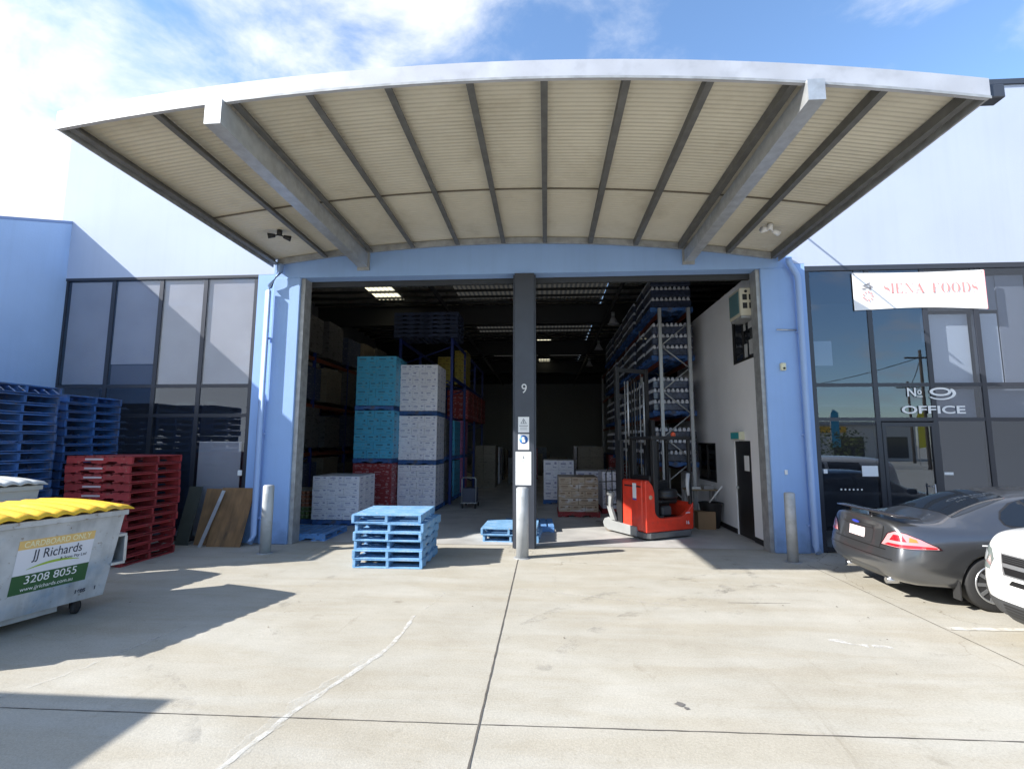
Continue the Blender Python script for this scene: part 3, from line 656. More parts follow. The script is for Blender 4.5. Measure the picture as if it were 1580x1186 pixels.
SW = {'I': .34, 'E': .78, 'F': .76, 'N': .97, 'A': .97, 'O': .9, 'D': .88, 'S': .6, ' ': .5}
def serif_text(name, s, h, m, parent, x, y, z, wsc=1.0, gap=0.14):
    q = MB(); cx = x
    def poly(pts, ox):
        f = q.bm.faces.new([q.bm.verts.new((ox + p[0] * h * wsc, y, z + p[1] * h)) for p in pts])
    for ch in s:
        g_ = SERIF.get(ch)
        if isinstance(g_, list):
            for p in g_: poly(p, cx)
        elif ch in 'OD':
            n = 24
            for k in range(n):
                def pt(a, inner):
                    t = 2 * math.pi * a / n
                    if inner: xx = .45 + .25 * math.cos(t); zz_ = .5 + .48 * math.sin(t)
                    else: xx = .45 + .43 * math.cos(t); zz_ = .5 + .52 * math.sin(t)
                    if ch == 'D' and math.cos(t) < 0:
                        xx = .26 if inner else .10
                        zz_ = .5 + (.46 if inner else .50) * (1 if math.sin(t) > 0 else -1) * min(1, abs(math.sin(t)) * 1.4)
                    return (xx, zz_)
                poly([pt(k, 0), pt(k + 1, 0), pt(k + 1, 1), pt(k, 1)], cx)
        elif ch == 'S':
            cpts = []
            n = 26
            for k in range(n + 1):
                t = k / n
                if t < .5: a = math.pi * (0.15 + 1.35 * (t / .5)); c = (.30 + .21 * math.cos(a), .74 + .24 * math.sin(a))
                else: a = math.pi * (.5 - 1.35 * ((t - .5) / .5)); c = (.30 + .24 * math.cos(a), .26 + .24 * math.sin(a))
                cpts.append((c, .02 + .075 * math.exp(-((t - .5) / .16) ** 2)))
            for (a, wa), (b_, wb_) in zip(cpts, cpts[1:]):
                poly([(a[0] - wa, a[1] - wa), (b_[0] - wb_, b_[1] - wb_), (b_[0] + wb_, b_[1] + wb_), (a[0] + wa, a[1] + wa)], cx)
        cx += (SW[ch] + gap) * h * wsc
    return q.build(name, m, parent, recalc=False)
BRED = mat('faded_red_print', (0.74, 0.30, 0.29), 0.8)
serif_text('banner_lettering', 'SIENA FOODS', 0.20, BRED, ban, -0.66, -0.012, -0.05, wsc=.93, gap=.125)
q = MB()                                                     # simple crest: leafy rosette over a ring of petals
for k in range(9):
    a = 2 * math.pi * k / 9
    c = (-0.97 + 0.085 * math.cos(a), -0.10 + 0.085 * math.sin(a))
    f = q.bm.faces.new([q.bm.verts.new((c[0] + r_ * math.cos(t), -0.012, c[1] + r_ * math.sin(t))) for r_, t in ((.035, a), (.02, a + 1.5), (.03, a + 3.1), (.02, a + 4.6))])
    f.material_index = q.mi(mat('pale_red_print', (0.72, 0.35, 0.34), 0.8))
for (dx, dz, an) in ((-.05, .12, .5), (.02, .15, .9), (.07, .10, 2.2), (-.01, .08, 2.6), (.05, .05, 1.4), (-.07, .05, .2)):
    f = q.bm.faces.new([q.bm.verts.new((-0.97 + dx + r_ * math.cos(t + an), -0.013, dz + r_ * .6 * math.sin(t + an))) for r_, t in ((.07, 0), (.025, 1.4), (.07, 3.14), (.025, 4.6))])
    f.material_index = q.mi(mat('grey_print', (0.25, 0.24, 0.26), 0.8))
q.build('crest', None, ban, recalc=False)
q = MB(); q.box(1.236, 1.246, -0.02, -0.006, -0.39, 0.39); q.build('hem', mat('pink_hem', (0.8, 0.35, 0.38), 0.8), ban)
for x in (-1.2, 1.2):
    q = MB(); q.tube([(x, -0.01, 0.34), (x, 0.04, 0.47)], 0.006, BLACK, 6); q.build('tie', BLACK, ban)

LET = mat('white_vinyl', (0.82, 0.84, 0.86), 0.5)
sg = empty('office_lettering', (7.44, 0.116, 2.85), 0, 'white vinyl lettering No 9 OFFICE across the dark office windows', 'sign')
yl = 0.0
text_mesh('word_office', 'OFFICE', 0.205, LET, sg, (0.0, yl, -0.155), sx=1.78, bold=0.004)
text_mesh('word_number', 'N', 0.24, LET, sg, (-0.37, yl, 0.185), sx=1.0, bold=0.004)
text_mesh('small_letter', 'o', 0.17, LET, sg, (-0.225, yl, 0.205), sx=0.9, bold=0.003)
q = MB(); q.box(-0.28, -0.17, -0.001, 0.001, 0.10, 0.115); q.build('underline', LET, sg)
q = MB()                                                     # the wide figure nine
def ellring(q, cx, cz, ax, az, t0, t1, w0, w1, n=28):
    prev = None
    for k in range(n + 1):
        t = t0 + (t1 - t0) * k / n; s_ = k / n; ww = w0 + (w1 - w0) * s_
        c, s2 = math.cos(t), math.sin(t)
        cur = (q.bm.verts.new((cx + (ax + ww) * c, 0, cz + (az + ww * .55) * s2)), q.bm.verts.new((cx + (ax - ww) * c, 0, cz + (az - ww * .55) * s2)))
        if prev: q.bm.faces.new((prev[0], cur[0], cur[1], prev[1]))
        prev = cur
ellring(q, 0.16, 0.20, 0.17, 0.065, 0, 2 * math.pi, 0.03, 0.03)
ellring(q, 0.16, 0.17, 0.25, 0.115, 0.75, -2.5, 0.035, 0.018)
q.build('figure_nine', LET, sg, recalc=False)
q = MB(); q.box(6.05, 6.34, 0.126, 0.132, 1.43, 1.63); tag(q.build('paper_notice', mat('notice_paper', (0.75, 0.8, 0.86), 0.7)), 'pale blue paper notice taped inside the office window above the car boot', 'notice')
q = MB(); q.box(5.34, 5.41, 0.126, 0.132, 1.48, 1.56); tag(q.build('paper_notice', mat('notice_paper', (0.75, 0.8, 0.86), 0.7)), 'tiny square white sticker low on the office glass by the pilaster', 'sticker')
q = MB()
for k in range(6): q.box(5.63 + k * 0.075, 5.655 + k * 0.075, 0.126, 0.132, 1.165, 1.195)
tag(q.build('dot_sticker', LET), 'row of six small white dots on the dark office glass', 'sticker')
q = MB(); q.box(7.52, 7.68, 0.10, 0.116, 1.47, 1.52); tag(q.build('door_label', LET), 'short white label on the frame beside the glass office door', 'sticker')

# column: number and signs
text_mesh('column_number', '9', 0.27, mat('silver_print', (0.62, 0.64, 0.66), 0.5), None, (-0.43, -0.023, 3.12), sx=0.9)
tag(bpy.data.objects['column_number'], 'silver figure nine high on the charcoal centre column', 'number')
SIGNW = mat('white_sign_face', (0.80, 0.81, 0.82), 0.5)
SBLUE = mat('sign_blue', (0.03, 0.16, 0.50), 0.5)
SGREY = mat('sign_grey', (0.25, 0.27, 0.30), 0.6)
def colsign(z0_, z1_, x0, x1, lab, yb=-0.024):
    e = empty('wall_sign', ((x0 + x1) / 2, yb, (z0_ + z1_) / 2), 0, lab, 'sign')
    q = MB(); hw, hh = (x1 - x0) / 2, (z1_ - z0_) / 2; q.box(-hw, hw, -0.004, 0.003, -hh, hh); q.build('plate', SIGNW, e)
    return e, hw, hh
e, hw, hh = colsign(2.25, 2.56, -0.55, -0.33, 'white sign with grey warning triangle, topmost on the centre column')
q = MB()
for a in range(3):
    t0 = R(90 + 120 * a); t1 = R(210 + 120 * a)
    p0 = (0.075 * math.cos(t0), 0.055 + 0.075 * math.sin(t0)); p1 = (0.075 * math.cos(t1), 0.055 + 0.075 * math.sin(t1))
    i0 = (0.05 * math.cos(t0), 0.055 + 0.05 * math.sin(t0)); i1 = (0.05 * math.cos(t1), 0.055 + 0.05 * math.sin(t1))
    q.bm.faces.new([q.bm.verts.new((p[0], -0.006, p[1])) for p in (p0, p1, i1, i0)])
q.box(-0.01, 0.01, -0.006, -0.0055, 0.02, 0.09); q.box(-0.085, 0.085, -0.006, -0.0055, -0.03, -0.015)
for z in (-.06, -.08, -.10): q.box(-0.07, 0.07, -0.006, -0.0055, z, z + .006)
q.build('pictogram', SGREY, e, recalc=False)
e, hw, hh = colsign(1.91, 2.22, -0.55, -0.33, 'white sign with blue round pictogram, second down on the centre column')
q = MB(); q.lathe([(0.0, 0), (0.085, 0), (0.085, 0.002), (0, 0.002)], SBLUE, 28, Matrix.Translation((0, -0.005, 0.045)) @ Matrix.Rotation(math.pi / 2, 4, 'X'))
q.build('disc', SBLUE, e)
q = MB(); q.lathe([(0, 0), (0.028, 0), (0.028, 0.001), (0, 0.001)], SIGNW, 16, Matrix.Translation((0, -0.0078, 0.075)) @ Matrix.Rotation(math.pi / 2, 4, 'X')); q.box(-0.03, 0.03, -0.0088, -0.0078, -0.01, 0.05); q.build('figure', SIGNW, e)
e, hw, hh = colsign(1.47, 1.87, -0.60, -0.29, 'large white sign with tiny black figure, third down on the centre column')
q = MB(); q.box(-0.012, 0.006, -0.006, -0.005, 0.06, 0.12); q.box(-0.002, 0.022, -0.006, -0.005, 0.07, 0.09); q.box(-0.02, -0.012, -0.006, -0.005, 0.0, 0.02); q.box(0.012, 0.02, -0.006, -0.005, 0.0, 0.02); q.box(-.012, .012, -.006, -.005, .015, .02)
q.build('pictogram', SGREY, e)
e, hw, hh = colsign(1.22, 1.465, -0.60, -0.29, 'blank white sign, lowest on the centre column above the bollard')

# ------------------------------------------------------------------ bollards
BOLL = mat('weathered_zinc_pipe', (0.42, 0.44, 0.46), 0.55, metal=0.15, var=0.12, scale=4, dirt=(0.33, 0.34, 0.34), dscale=5)
def bollard(x, y, h, r, lab):
    e = empty('bollard', (x, y, 0), 0, lab, 'bollard', 'steel bollards in front of the bays')
    q = MB(); q.lathe([(r, 0.0), (r, h - 0.03), (r * 0.8, h - 0.008), (0.001, h)], BOLL, 28); q.build('post', BOLL, e)
    q = MB(); q.lathe([(r + 0.05, 0.0), (r + 0.05, 0.004), (r + 0.002, 0.012), (0.001, 0.012)], GALVP, 24); q.build('base_ring', GALVP, e)
bollard(-5.21, -0.77, 1.25, 0.098, 'galvanised bollard in front of the left blue pilaster')
bollard(-0.43, -0.74, 1.25, 0.112, 'sunlit galvanised bollard in front of the charcoal centre column')
bollard(4.29, -0.69, 1.20, 0.088, 'shaded galvanised bollard in front of the right blue pilaster')

# ------------------------------------------------------------------ pallets
PS = 1.165; PH = 0.143
def make_pallet(m, name='timber_pallet'):
    e = empty(name); s = PS
    q = MB()
    n = 7; bw = 0.132; gp = (s - n * bw) / (n - 1)
    for k in range(n):
        x = k * (bw + gp); q.box(x, x + bw, 0.001, s - 0.001, PH - 0.021, PH - 0.001, bev=0.003)
    q.build('top_deck', m, e)
    for x0_ in (0, (s - 0.045) / 2, s - 0.045):
        q = MB()
        # stringer with fork notches, running along x; seen from -Y side as solid bearer
        y_ = x0_
        q.prism([(0, 0.02), (0.24, 0.02), (0.27, 0.05), (0.43, 0.05), (0.46, 0.02), (0.70, 0.02), (0.73, 0.05), (0.89, 0.05), (0.92, 0.02), (s, 0.02), (s, PH - 0.022), (0, PH - 0.022)], 'y', y_, y_ + 0.045)
        q.build('bearer', m, e)
    q = MB()
    for k, x in enumerate((0.0, 0.2, (s - 0.1) / 2, s - 0.3, s - 0.1)): q.box(x, x + 0.1, 0.002, s - 0.002, 0.001, 0.019, bev=0.003)
    q.build('bottom_deck', m, e)
    return e
PROTO = {}
def pallet_at(m, key, x, y, z, rz, label, group):
    """x, y = near left corner of the pallet; openings (fork pockets) face +-X of the local frame"""
    if key not in PROTO: PROTO[key] = make_pallet(m); o = PROTO[key]
    else: o = copy_tree(PROTO[key])
    o.location = (x, y, z); o.rotation_euler = (0, 0, rz)
    tag(o, label, 'pallet', group); return o
def stack(m, key, x, y, n, desc, group, z0_=0.0, rz=0.0, jit=0.03, jr=1.5, fade=None, pitch=PH):
    tone = {'fade': 'pale blue', 'red': 'dark red', 'deep': 'blue'}[key]
    for k in range(n):
        lab = '%s pallet, %s in %s' % (tone, ORD[n - 1 - k] if not (k == 0) else 'lowest', desc)
        pallet_at(m, key, x + random.uniform(-jit, jit), y + random.uniform(-jit, jit), z0_ + k * pitch, rz + R(random.uniform(-jr, jr)), lab, group)
# fork pockets of a pallet made above face +-X; turn by 90 degrees where the open side faces the camera (-Y)
def stack_open_y(m, key, x, y, n, desc, group, z0_=0.0, **kw):
    stack(m, key, x + PS, y, n, desc, group, z0_, rz=math.pi / 2, **kw)
stack_open_y(PAL_FADE, 'fade', -3.2, -1.66, 6, 'the faded front stack', 'faded blue pallets in the front stack', jit=0.045, jr=2.5)
stack_open_y(PAL_FADE, 'fade', -1.33, 0.52, 2, 'the low pair behind the centre column', 'low pair of blue pallets', jit=0.03, jr=4)
pallet_at(PAL_BLUE, 'blue', -0.98, 1.75, 0.0, R(2), 'blue pallet lying flat behind the low pair at the centre column', 'low pair of blue pallets')
stack(PAL_RED, 'red', -8.13, -1.96, 12, 'the red stack by the bins', 'red pallets in the outdoor stack', jit=0.02, jr=1.0, pitch=0.151)
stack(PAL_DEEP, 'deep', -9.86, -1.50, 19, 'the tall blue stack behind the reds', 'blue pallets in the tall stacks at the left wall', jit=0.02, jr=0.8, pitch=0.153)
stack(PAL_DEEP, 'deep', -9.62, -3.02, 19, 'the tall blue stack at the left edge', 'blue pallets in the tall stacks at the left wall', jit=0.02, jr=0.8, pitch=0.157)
pallet_at(PAL_BLUE, 'blue', -5.76, 0.38, 0.0, R(0), 'single blue pallet on the floor just inside the left pilaster', 'blue pallets under goods')
LBL = mat('pallet_stencil', (0.50, 0.42, 0.45), 0.8)
for k, z in enumerate((11, 10, 9, 8, 7)):
    q = MB(); q.box(-7.74, -7.42, -2.005, -1.995, z * 0.151 + 0.075, z * 0.151 + 0.105)
    tag(q.build('pallet_stencil', LBL), '%s pale stencil mark on the front of the red pallet stack' % ['highest', 'second highest', 'third highest', 'fourth highest', 'lowest'][k], 'marking', 'stencil marks on the red pallets')

# grit and scraps swept against the walls
q = MB(); rg = random.Random(5)
for k in range(260):
    x, y = rg.choice(((rg.uniform(-7.4, -5.2), rg.gauss(-0.12, .1)), (rg.uniform(4.3, 6.2), rg.gauss(-0.1, .08)), (rg.uniform(-7, 5), rg.uniform(-5, -.3)), (rg.uniform(-.9, 0), rg.gauss(-.2, .2))))
    r_ = rg.uniform(.004, .012); c = Vector((x, y, .004))
    q.bm.faces.new([q.bm.verts.new(c + Vector((r_ * rg.uniform(.5, 1.5) * math.cos(a), r_ * rg.uniform(.5, 1.5) * math.sin(a), rg.uniform(0, .006)))) for a in (0, 1.6, 3.1, 4.7)])
tag(q.build('ground_grit', mat('grit_brown', (.12, .10, .08), .9, var=.5, scale=30), recalc=False), 'dark grit and leaf scraps scattered on the concrete', 'grit', kind='stuff')
# plywood and strap
def leaner(name, x0, x1, h, foot, m, lab, cat, t=0.018, top_y=0.075, grp=None):
    a = math.atan2(top_y - foot, h)
    q = MB(); q.box(0, x1 - x0, 0, t, 0, h / math.cos(a), bev=.002)
    o = q.build(name, m); o.location = (x0, foot, 0.002); o.rotation_euler = (-a, 0, 0)
    return tag(o, lab, cat, grp)
leaner('plywood_sheet', -7.02, -6.40, 1.08, -0.22, PLY, 'weathered plywood sheet leaning on the window, left of the metal strip', 'plywood')
leaner('plywood_sheet', -6.68, -5.98, 1.10, -0.33, PLY, 'weathered plywood sheet leaning on the window beside the downpipe', 'plywood')
leaner('dark_board', -7.40, -7.12, 1.12, -0.25, mat('dark_green_board', (0.05, 0.055, 0.045), 0.8, var=.2), 'narrow dark board leaning beside the red pallets', 'board')
q = MB(); q.box(0, 0.07, 0, 0.01, 0, 1.14); o = q.build('metal_strip', GALV); o.location = (-6.80, -0.40, 0.002); o.rotation_euler = (-R(20), R(9), 0); tag(o, 'long bent metal strip leaning on the plywood sheets', 'metal strip')

# ------------------------------------------------------------------ waste bins
BING = mat('bin_galvanised', (0.50, 0.52, 0.55), 0.5, metal=0.25, var=0.18, scale=4, dirt=(0.27, 0.38, 0.52), dscale=1.3, dlo=0.55, dhi=0.75, bump=0.6, bscale=3.0, streak=0.22, worn=(0.24, 0.20, 0.17))
BINP = mat('bin_grey_paint', (0.42, 0.43, 0.42), 0.6, var=0.1, scale=3, dirt=(0.28, 0.30, 0.33), dscale=1.5)
def waste_bin(loc, rz, body, lid_m, lab, yellow=True, D=1.25, Zt=1.20):
    """local frame: long side along +x (0..Lg), front face at y=0 facing -y, depth to +y"""
    e = empty('waste_bin', loc, rz, lab, 'skip bin', 'front lift waste bins')
    Lg, Zb, fl = 2.0, 0.17, 0.20
    q = MB()
    lo = [(0.05, fl, Zb), (Lg - 0.05, fl, Zb), (Lg - 0.05, D - 0.1, Zb), (0.05, D - 0.1, Zb)]
    hi = [(0, 0, Zt), (Lg, 0, Zt), (Lg, D, Zt + .05), (0, D, Zt + .05)]
    A = [q.bm.verts.new(p) for p in lo]; B = [q.bm.verts.new(p) for p in hi]
    q.bm.faces.new(A[::-1])
    for k in range(4): q.bm.faces.new((A[k], A[(k + 1) % 4], B[(k + 1) % 4], B[k]))
    # inner skin
    A2 = [q.bm.verts.new((p[0] + (0.03 if p[0] < 1 else -0.03), p[1] + (0.03 if p[1] < .6 else -.03), p[2] + .03)) for p in lo]; B2 = [q.bm.verts.new((p[0] + (0.02 if p[0] < 1 else -0.02), p[1] + (.02 if p[1] < .6 else -.02), p[2])) for p in hi]
    q.bm.faces.new(A2)
    for k in range(4):
        q.bm.faces.new((A2[(k + 1) % 4], A2[k], B2[k], B2[(k + 1) % 4])); q.bm.faces.new((B[k], B[(k + 1) % 4], B2[(k + 1) % 4], B2[k]))
    q.build('body', body, e, recalc=False)
    q = MB(); q.box(-0.02, Lg + 0.02, -0.03, -0.002, Zt - 0.06, Zt + 0.005, bev=.005); q.build('rim', body, e)
    # ribbed lid: domed across depth, ribs along it
    q = MB(); nx = 150; ny = 12; g_ = []
    for i in range(nx + 1):
        u_ = i / nx; x = -0.05 + (Lg + 0.10) * u_
        rib = 0.5 + 0.5 * math.sin(2 * math.pi * u_ * 12.5 + 1.2); rib = rib ** 0.6
        endf = min(1, min(u_, 1 - u_) * 12)
        row = []
        for j in range(ny + 1):
            v_ = j / ny; y = -0.07 + (D + 0.12) * v_
            z = Zt + 0.028 + .05 * v_ + 0.04 * math.sin(math.pi * min(1, 0.08 + v_ * 0.92)) * (0.4 + .6 * endf) + rib * 0.024 * endf
            if v_ == 0: z -= 0.025
            row.append(q.bm.verts.new((x, y, z)))
        g_.append(row)
    for i in range(nx):
        for j in range(ny):
            f = q.bm.faces.new((g_[i][j], g_[i + 1][j], g_[i + 1][j + 1], g_[i][j + 1])); f.smooth = True
    ld = q.build('lid', lid_m, e, recalc=False)
    sm = ld.modifiers.new('solid', 'SOLIDIFY'); sm.thickness = 0.012; sm.offset = 1
    # fork sleeve and lug on each end
    for xe, s_ in ((Lg, 1), (0, -1)):
        q = MB(); xo = xe - s_ * 0.06
        for z in (0.52, 0.86): q.box(min(xo, xo + s_ * 0.16), max(xo, xo + s_ * 0.16), 0.08, 0.95, z, z + 0.035, bev=.004)
        q.box(min(xo + s_ * .13, xo + s_ * 0.165), max(xo + s_ * .13, xo + s_ * 0.165), 0.08, 0.95, 0.555, 0.86)
        q.build('lifting_sleeve', GALV, e)
    for (cx, cy) in ((0.28, 0.30), (Lg - 0.28, 0.30), (0.28, D - 0.25), (Lg - 0.28, D - 0.25)):
        q = MB(); q.lathe([(0.03, -0.022), (0.075, -0.02), (0.078, 0.0), (0.075, 0.02), (0.03, 0.022)], RUBBER, 18, Matrix.Translation((cx, cy, 0.08)) @ Matrix.Rotation(math.pi / 2, 4, 'X') @ Matrix.Rotation(R(30), 4, 'Y'))
        q.box(cx - 0.05, cx + 0.05, cy - 0.035, cy + 0.035, 0.158, 0.17, BLACK); q.box(cx - 0.05, cx + 0.02, cy - 0.035, cy - 0.03, 0.07, 0.16, BLACK); q.box(cx - 0.05, cx + 0.02, cy + 0.03, cy + 0.035, 0.07, 0.16, BLACK)
        q.build('castor', RUBBER, e)
    q = MB(); q.box(0.5, Lg - 0.5, fl + .05, D - .2, 0.10, 0.168); q.build('fork_channel', GALVP, e)
    # sticker on the sloping face: local face frame
    sl = math.atan2(fl, Zt - Zb)
    def on_face(x, s_, off=0.003):   # s_ metres up the slope from bottom edge
        return (x, fl - s_ * math.sin(sl) - off * math.cos(sl), Zb + s_ * math.cos(sl) - off * math.sin(sl))
    st = MB(); X0, X1, S0, S1 = Lg - 1.03, Lg - 0.30, 0.25, 0.84
    cols = [(S0, S0 + 0.21, mat('sticker_green', (0.03, 0.10, 0.035), 0.5)), (S0 + 0.21, S1 - 0.10, mat('sticker_white', (0.72, 0.72, 0.78), 0.5)), (S1 - 0.10, S1, mat('sticker_yellow', (0.75, 0.50, 0.18), 0.5))]
    for a, c, m_ in cols:
        st.quad([on_face(X0, a), on_face(X1, a), on_face(X1, c), on_face(X0, c)], m_)
    sk_ = st.build('sticker', None, e, recalc=False)
    rot = (math.pi / 2 + sl, 0, 0)
    INK = mat('print_dark', (0.02, 0.025, 0.05), 0.6); LW = mat('print_white', (0.8, 0.8, 0.82), 0.6)
    cxm = (X0 + X1) / 2
    def T(s, size, m_, x, s_, sx=1.0, shear=0, bold=0.0, al='CENTER'):
        o_ = text_mesh('sticker_print', s, size, m_, sk_, on_face(x, s_, 0.006), rot, sx=sx, depth=0.001, shear=shear, bold=bold, align=al)
    T('JJ Richards', 0.15, INK, cxm + .02, S0 + 0.415, .74)
    T('& Sons Pty Ltd', 0.045, INK, cxm + 0.18, S0 + 0.325)
    T('CARDBOARD ONLY' if yellow else 'GENERAL WASTE', 0.088, mat('print_pale_yellow', (0.85, 0.78, 0.50), 0.6), cxm, S1 - 0.05, .80, bold=0.001)
    T('3208 8055', 0.125, LW, cxm, S0 + 0.145, .95)
    T('www.jjrichards.com.au', 0.06, LW, cxm - 0.02, S0 + 0.048, .9)
    sw = MB(); prev = None
    for k in range(21):
        t = k / 20; x = X0 + 0.11 + 0.50 * t; s0_ = S0 + 0.225 + 0.085 * math.sin(math.pi * (0.15 + t * .62)); th = 0.002 + 0.012 * math.sin(math.pi * t)
        cur = (sw.bm.verts.new(on_face(x, s0_ - th, 0.006)), sw.bm.verts.new(on_face(x, s0_ + th, 0.006)))
        if prev: sw.bm.faces.new((prev[0], cur[0], cur[1], prev[1]))
        prev = cur
    sw.build('swoosh', mat('print_lime', (0.35, 0.50, 0.06), 0.6), sk_, recalc=False)
    T('1605', 0.06, INK, Lg - 0.33, 0.12, bold=.002); T('1', 0.06, INK, Lg - 0.17, 0.12, bold=.002)
    return e
# long side of each bin faces the drive (+X); local +x therefore points to world +Y
YEL = mat('yellow_lid_plastic', (0.85, 0.50, 0.03), 0.55, var=0.06, scale=3, dirt=(0.55, 0.38, 0.12), dscale=3, dlo=.58, dhi=.75, bump=.3, bscale=10)
GRYL = mat('grey_lid_plastic', (0.50, 0.51, 0.50), 0.5)
def bin_at(corner, ang, *a, **k):
    """corner = world xy of the far right bottom edge of the long face, ang = heading of local +x"""
    d = Vector((math.cos(ang), math.sin(ang))); n_ = Vector((-d.y, d.x))     # local +y
    o_ = Vector(corner) - d * (2.0 - 0.05) - n_ * 0.20
    return waste_bin((o_.x, o_.y, 0), ang, *a, **k)
bin_at((-5.50, -3.86), math.atan2(0.99, 0.25), BING, YEL, 'galvanised skip bin with yellow ribbed lid and cardboard only sticker')
bin_at((-7.50, -3.12), math.atan2(0.99, 0.22), BINP, GRYL, 'grey skip bin with grey ribbed lid behind the yellow lidded one', yellow=False, D=0.85, Zt=1.42)

# ------------------------------------------------------------------ palletised goods inside
def load_mat(name, base, print_c, seam, spots=0.5, sc=7.0, wrap=0.5):
    if name in MATS: return MATS[name]
    m = bpy.data.materials.new(name); m.use_nodes = True
    t = m.node_tree; n = t.nodes; l = t.links; b = n['Principled BSDF']
    b.inputs['Roughness'].default_value = 0.55; b.inputs['Coat Weight'].default_value = wrap; b.inputs['Coat Roughness'].default_value = 0.25
    tcn = n.new('ShaderNodeTexCoord')
    br = n.new('ShaderNodeTexNoise'); br.inputs['Scale'].default_value = sc; br.inputs['Detail'].default_value = 2
    mpn = n.new('ShaderNodeMapping'); mpn.inputs['Scale'].default_value = (1, 1, 3.2); l.new(tcn.outputs['Object'], mpn.inputs[0]); l.new(mpn.outputs[0], br.inputs['Vector'])
    rp = n.new('ShaderNodeValToRGB'); rp.color_ramp.elements[0].position = 0.60 - 0.1 * spots; rp.color_ramp.elements[1].position = 0.66
    rp.color_ramp.elements[0].color = (*base, 1); rp.color_ramp.elements[1].color = (*print_c, 1)
    l.new(br.outputs['Fac'], rp.inputs[0])
    n2 = n.new('ShaderNodeTexNoise'); n2.inputs['Scale'].default_value = 1.8; n2.inputs['Detail'].default_value = 4; l.new(tcn.outputs['Object'], n2.inputs['Vector'])
    r2 = n.new('ShaderNodeValToRGB'); r2.color_ramp.elements[0].color = (0.82, 0.82, 0.82, 1); r2.color_ramp.elements[1].color = (1.08, 1.08, 1.08, 1); l.new(n2.outputs['Fac'], r2.inputs[0])
    mm = n.new('ShaderNodeMix'); mm.data_type = 'RGBA'; mm.blend_type = 'MULTIPLY'; mm.inputs[0].default_value = 1; l.new(rp.outputs[0], mm.inputs[6]); l.new(r2.outputs[0], mm.inputs[7])
    l.new(mm.outputs[2], b.inputs['Base Color'])
    bb = n.new('ShaderNodeBump'); bb.inputs['Strength'].default_value = 0.8; bb.inputs['Distance'].default_value = 0.03
    n3 = n.new('ShaderNodeTexNoise'); n3.inputs['Scale'].default_value = 14; n3.inputs['Detail'].default_value = 3; l.new(mpn.outputs[0], n3.inputs['Vector'])
    l.new(n3.outputs['Fac'], bb.inputs['Height']); l.new(bb.outputs[0], b.inputs['Normal'])
    MATS[name] = m; return m
TEAL = load_mat('teal_cartons', (0.08, 0.46, 0.74), (0.14, 0.40, 0.58), None, 0.6)
LAV = load_mat('white_printed_cartons', (0.88, 0.87, 0.95), (0.62, 0.62, 0.80), None, 0.25, 11)
RED = load_mat('red_cartons', (0.32, 0.03, 0.035), (0.5, 0.3, 0.32), None, 0.1, 8)
BROWN = load_mat('kraft_cartons', (0.38, 0.29, 0.21), (0.50, 0.47, 0.48), None, 0.9, 2.5)
YELL = load_mat('yellow_cartons', (0.42, 0.34, 0.05), (0.2, 0.15, 0.04), None, 0.5)
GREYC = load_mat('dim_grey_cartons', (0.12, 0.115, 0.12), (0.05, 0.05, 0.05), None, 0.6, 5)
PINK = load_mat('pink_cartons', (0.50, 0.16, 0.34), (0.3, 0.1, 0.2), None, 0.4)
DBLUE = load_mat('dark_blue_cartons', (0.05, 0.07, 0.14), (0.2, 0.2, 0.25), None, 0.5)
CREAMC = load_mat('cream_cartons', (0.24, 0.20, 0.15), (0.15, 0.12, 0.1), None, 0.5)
PRINTS = {'teal_cartons': mat('print_deep_blue', (0.05, 0.20, 0.36), .6, rnd=.3), 'white_printed_cartons': mat('print_slate', (0.38, 0.38, 0.54), .6), 'red_cartons': mat('print_pink', (0.45, 0.22, 0.24), .6),
          'kraft_cartons': mat('print_brown', (0.16, 0.09, 0.05), .6), 'yellow_cartons': mat('print_ochre', (0.2, 0.13, 0.02), .6)}
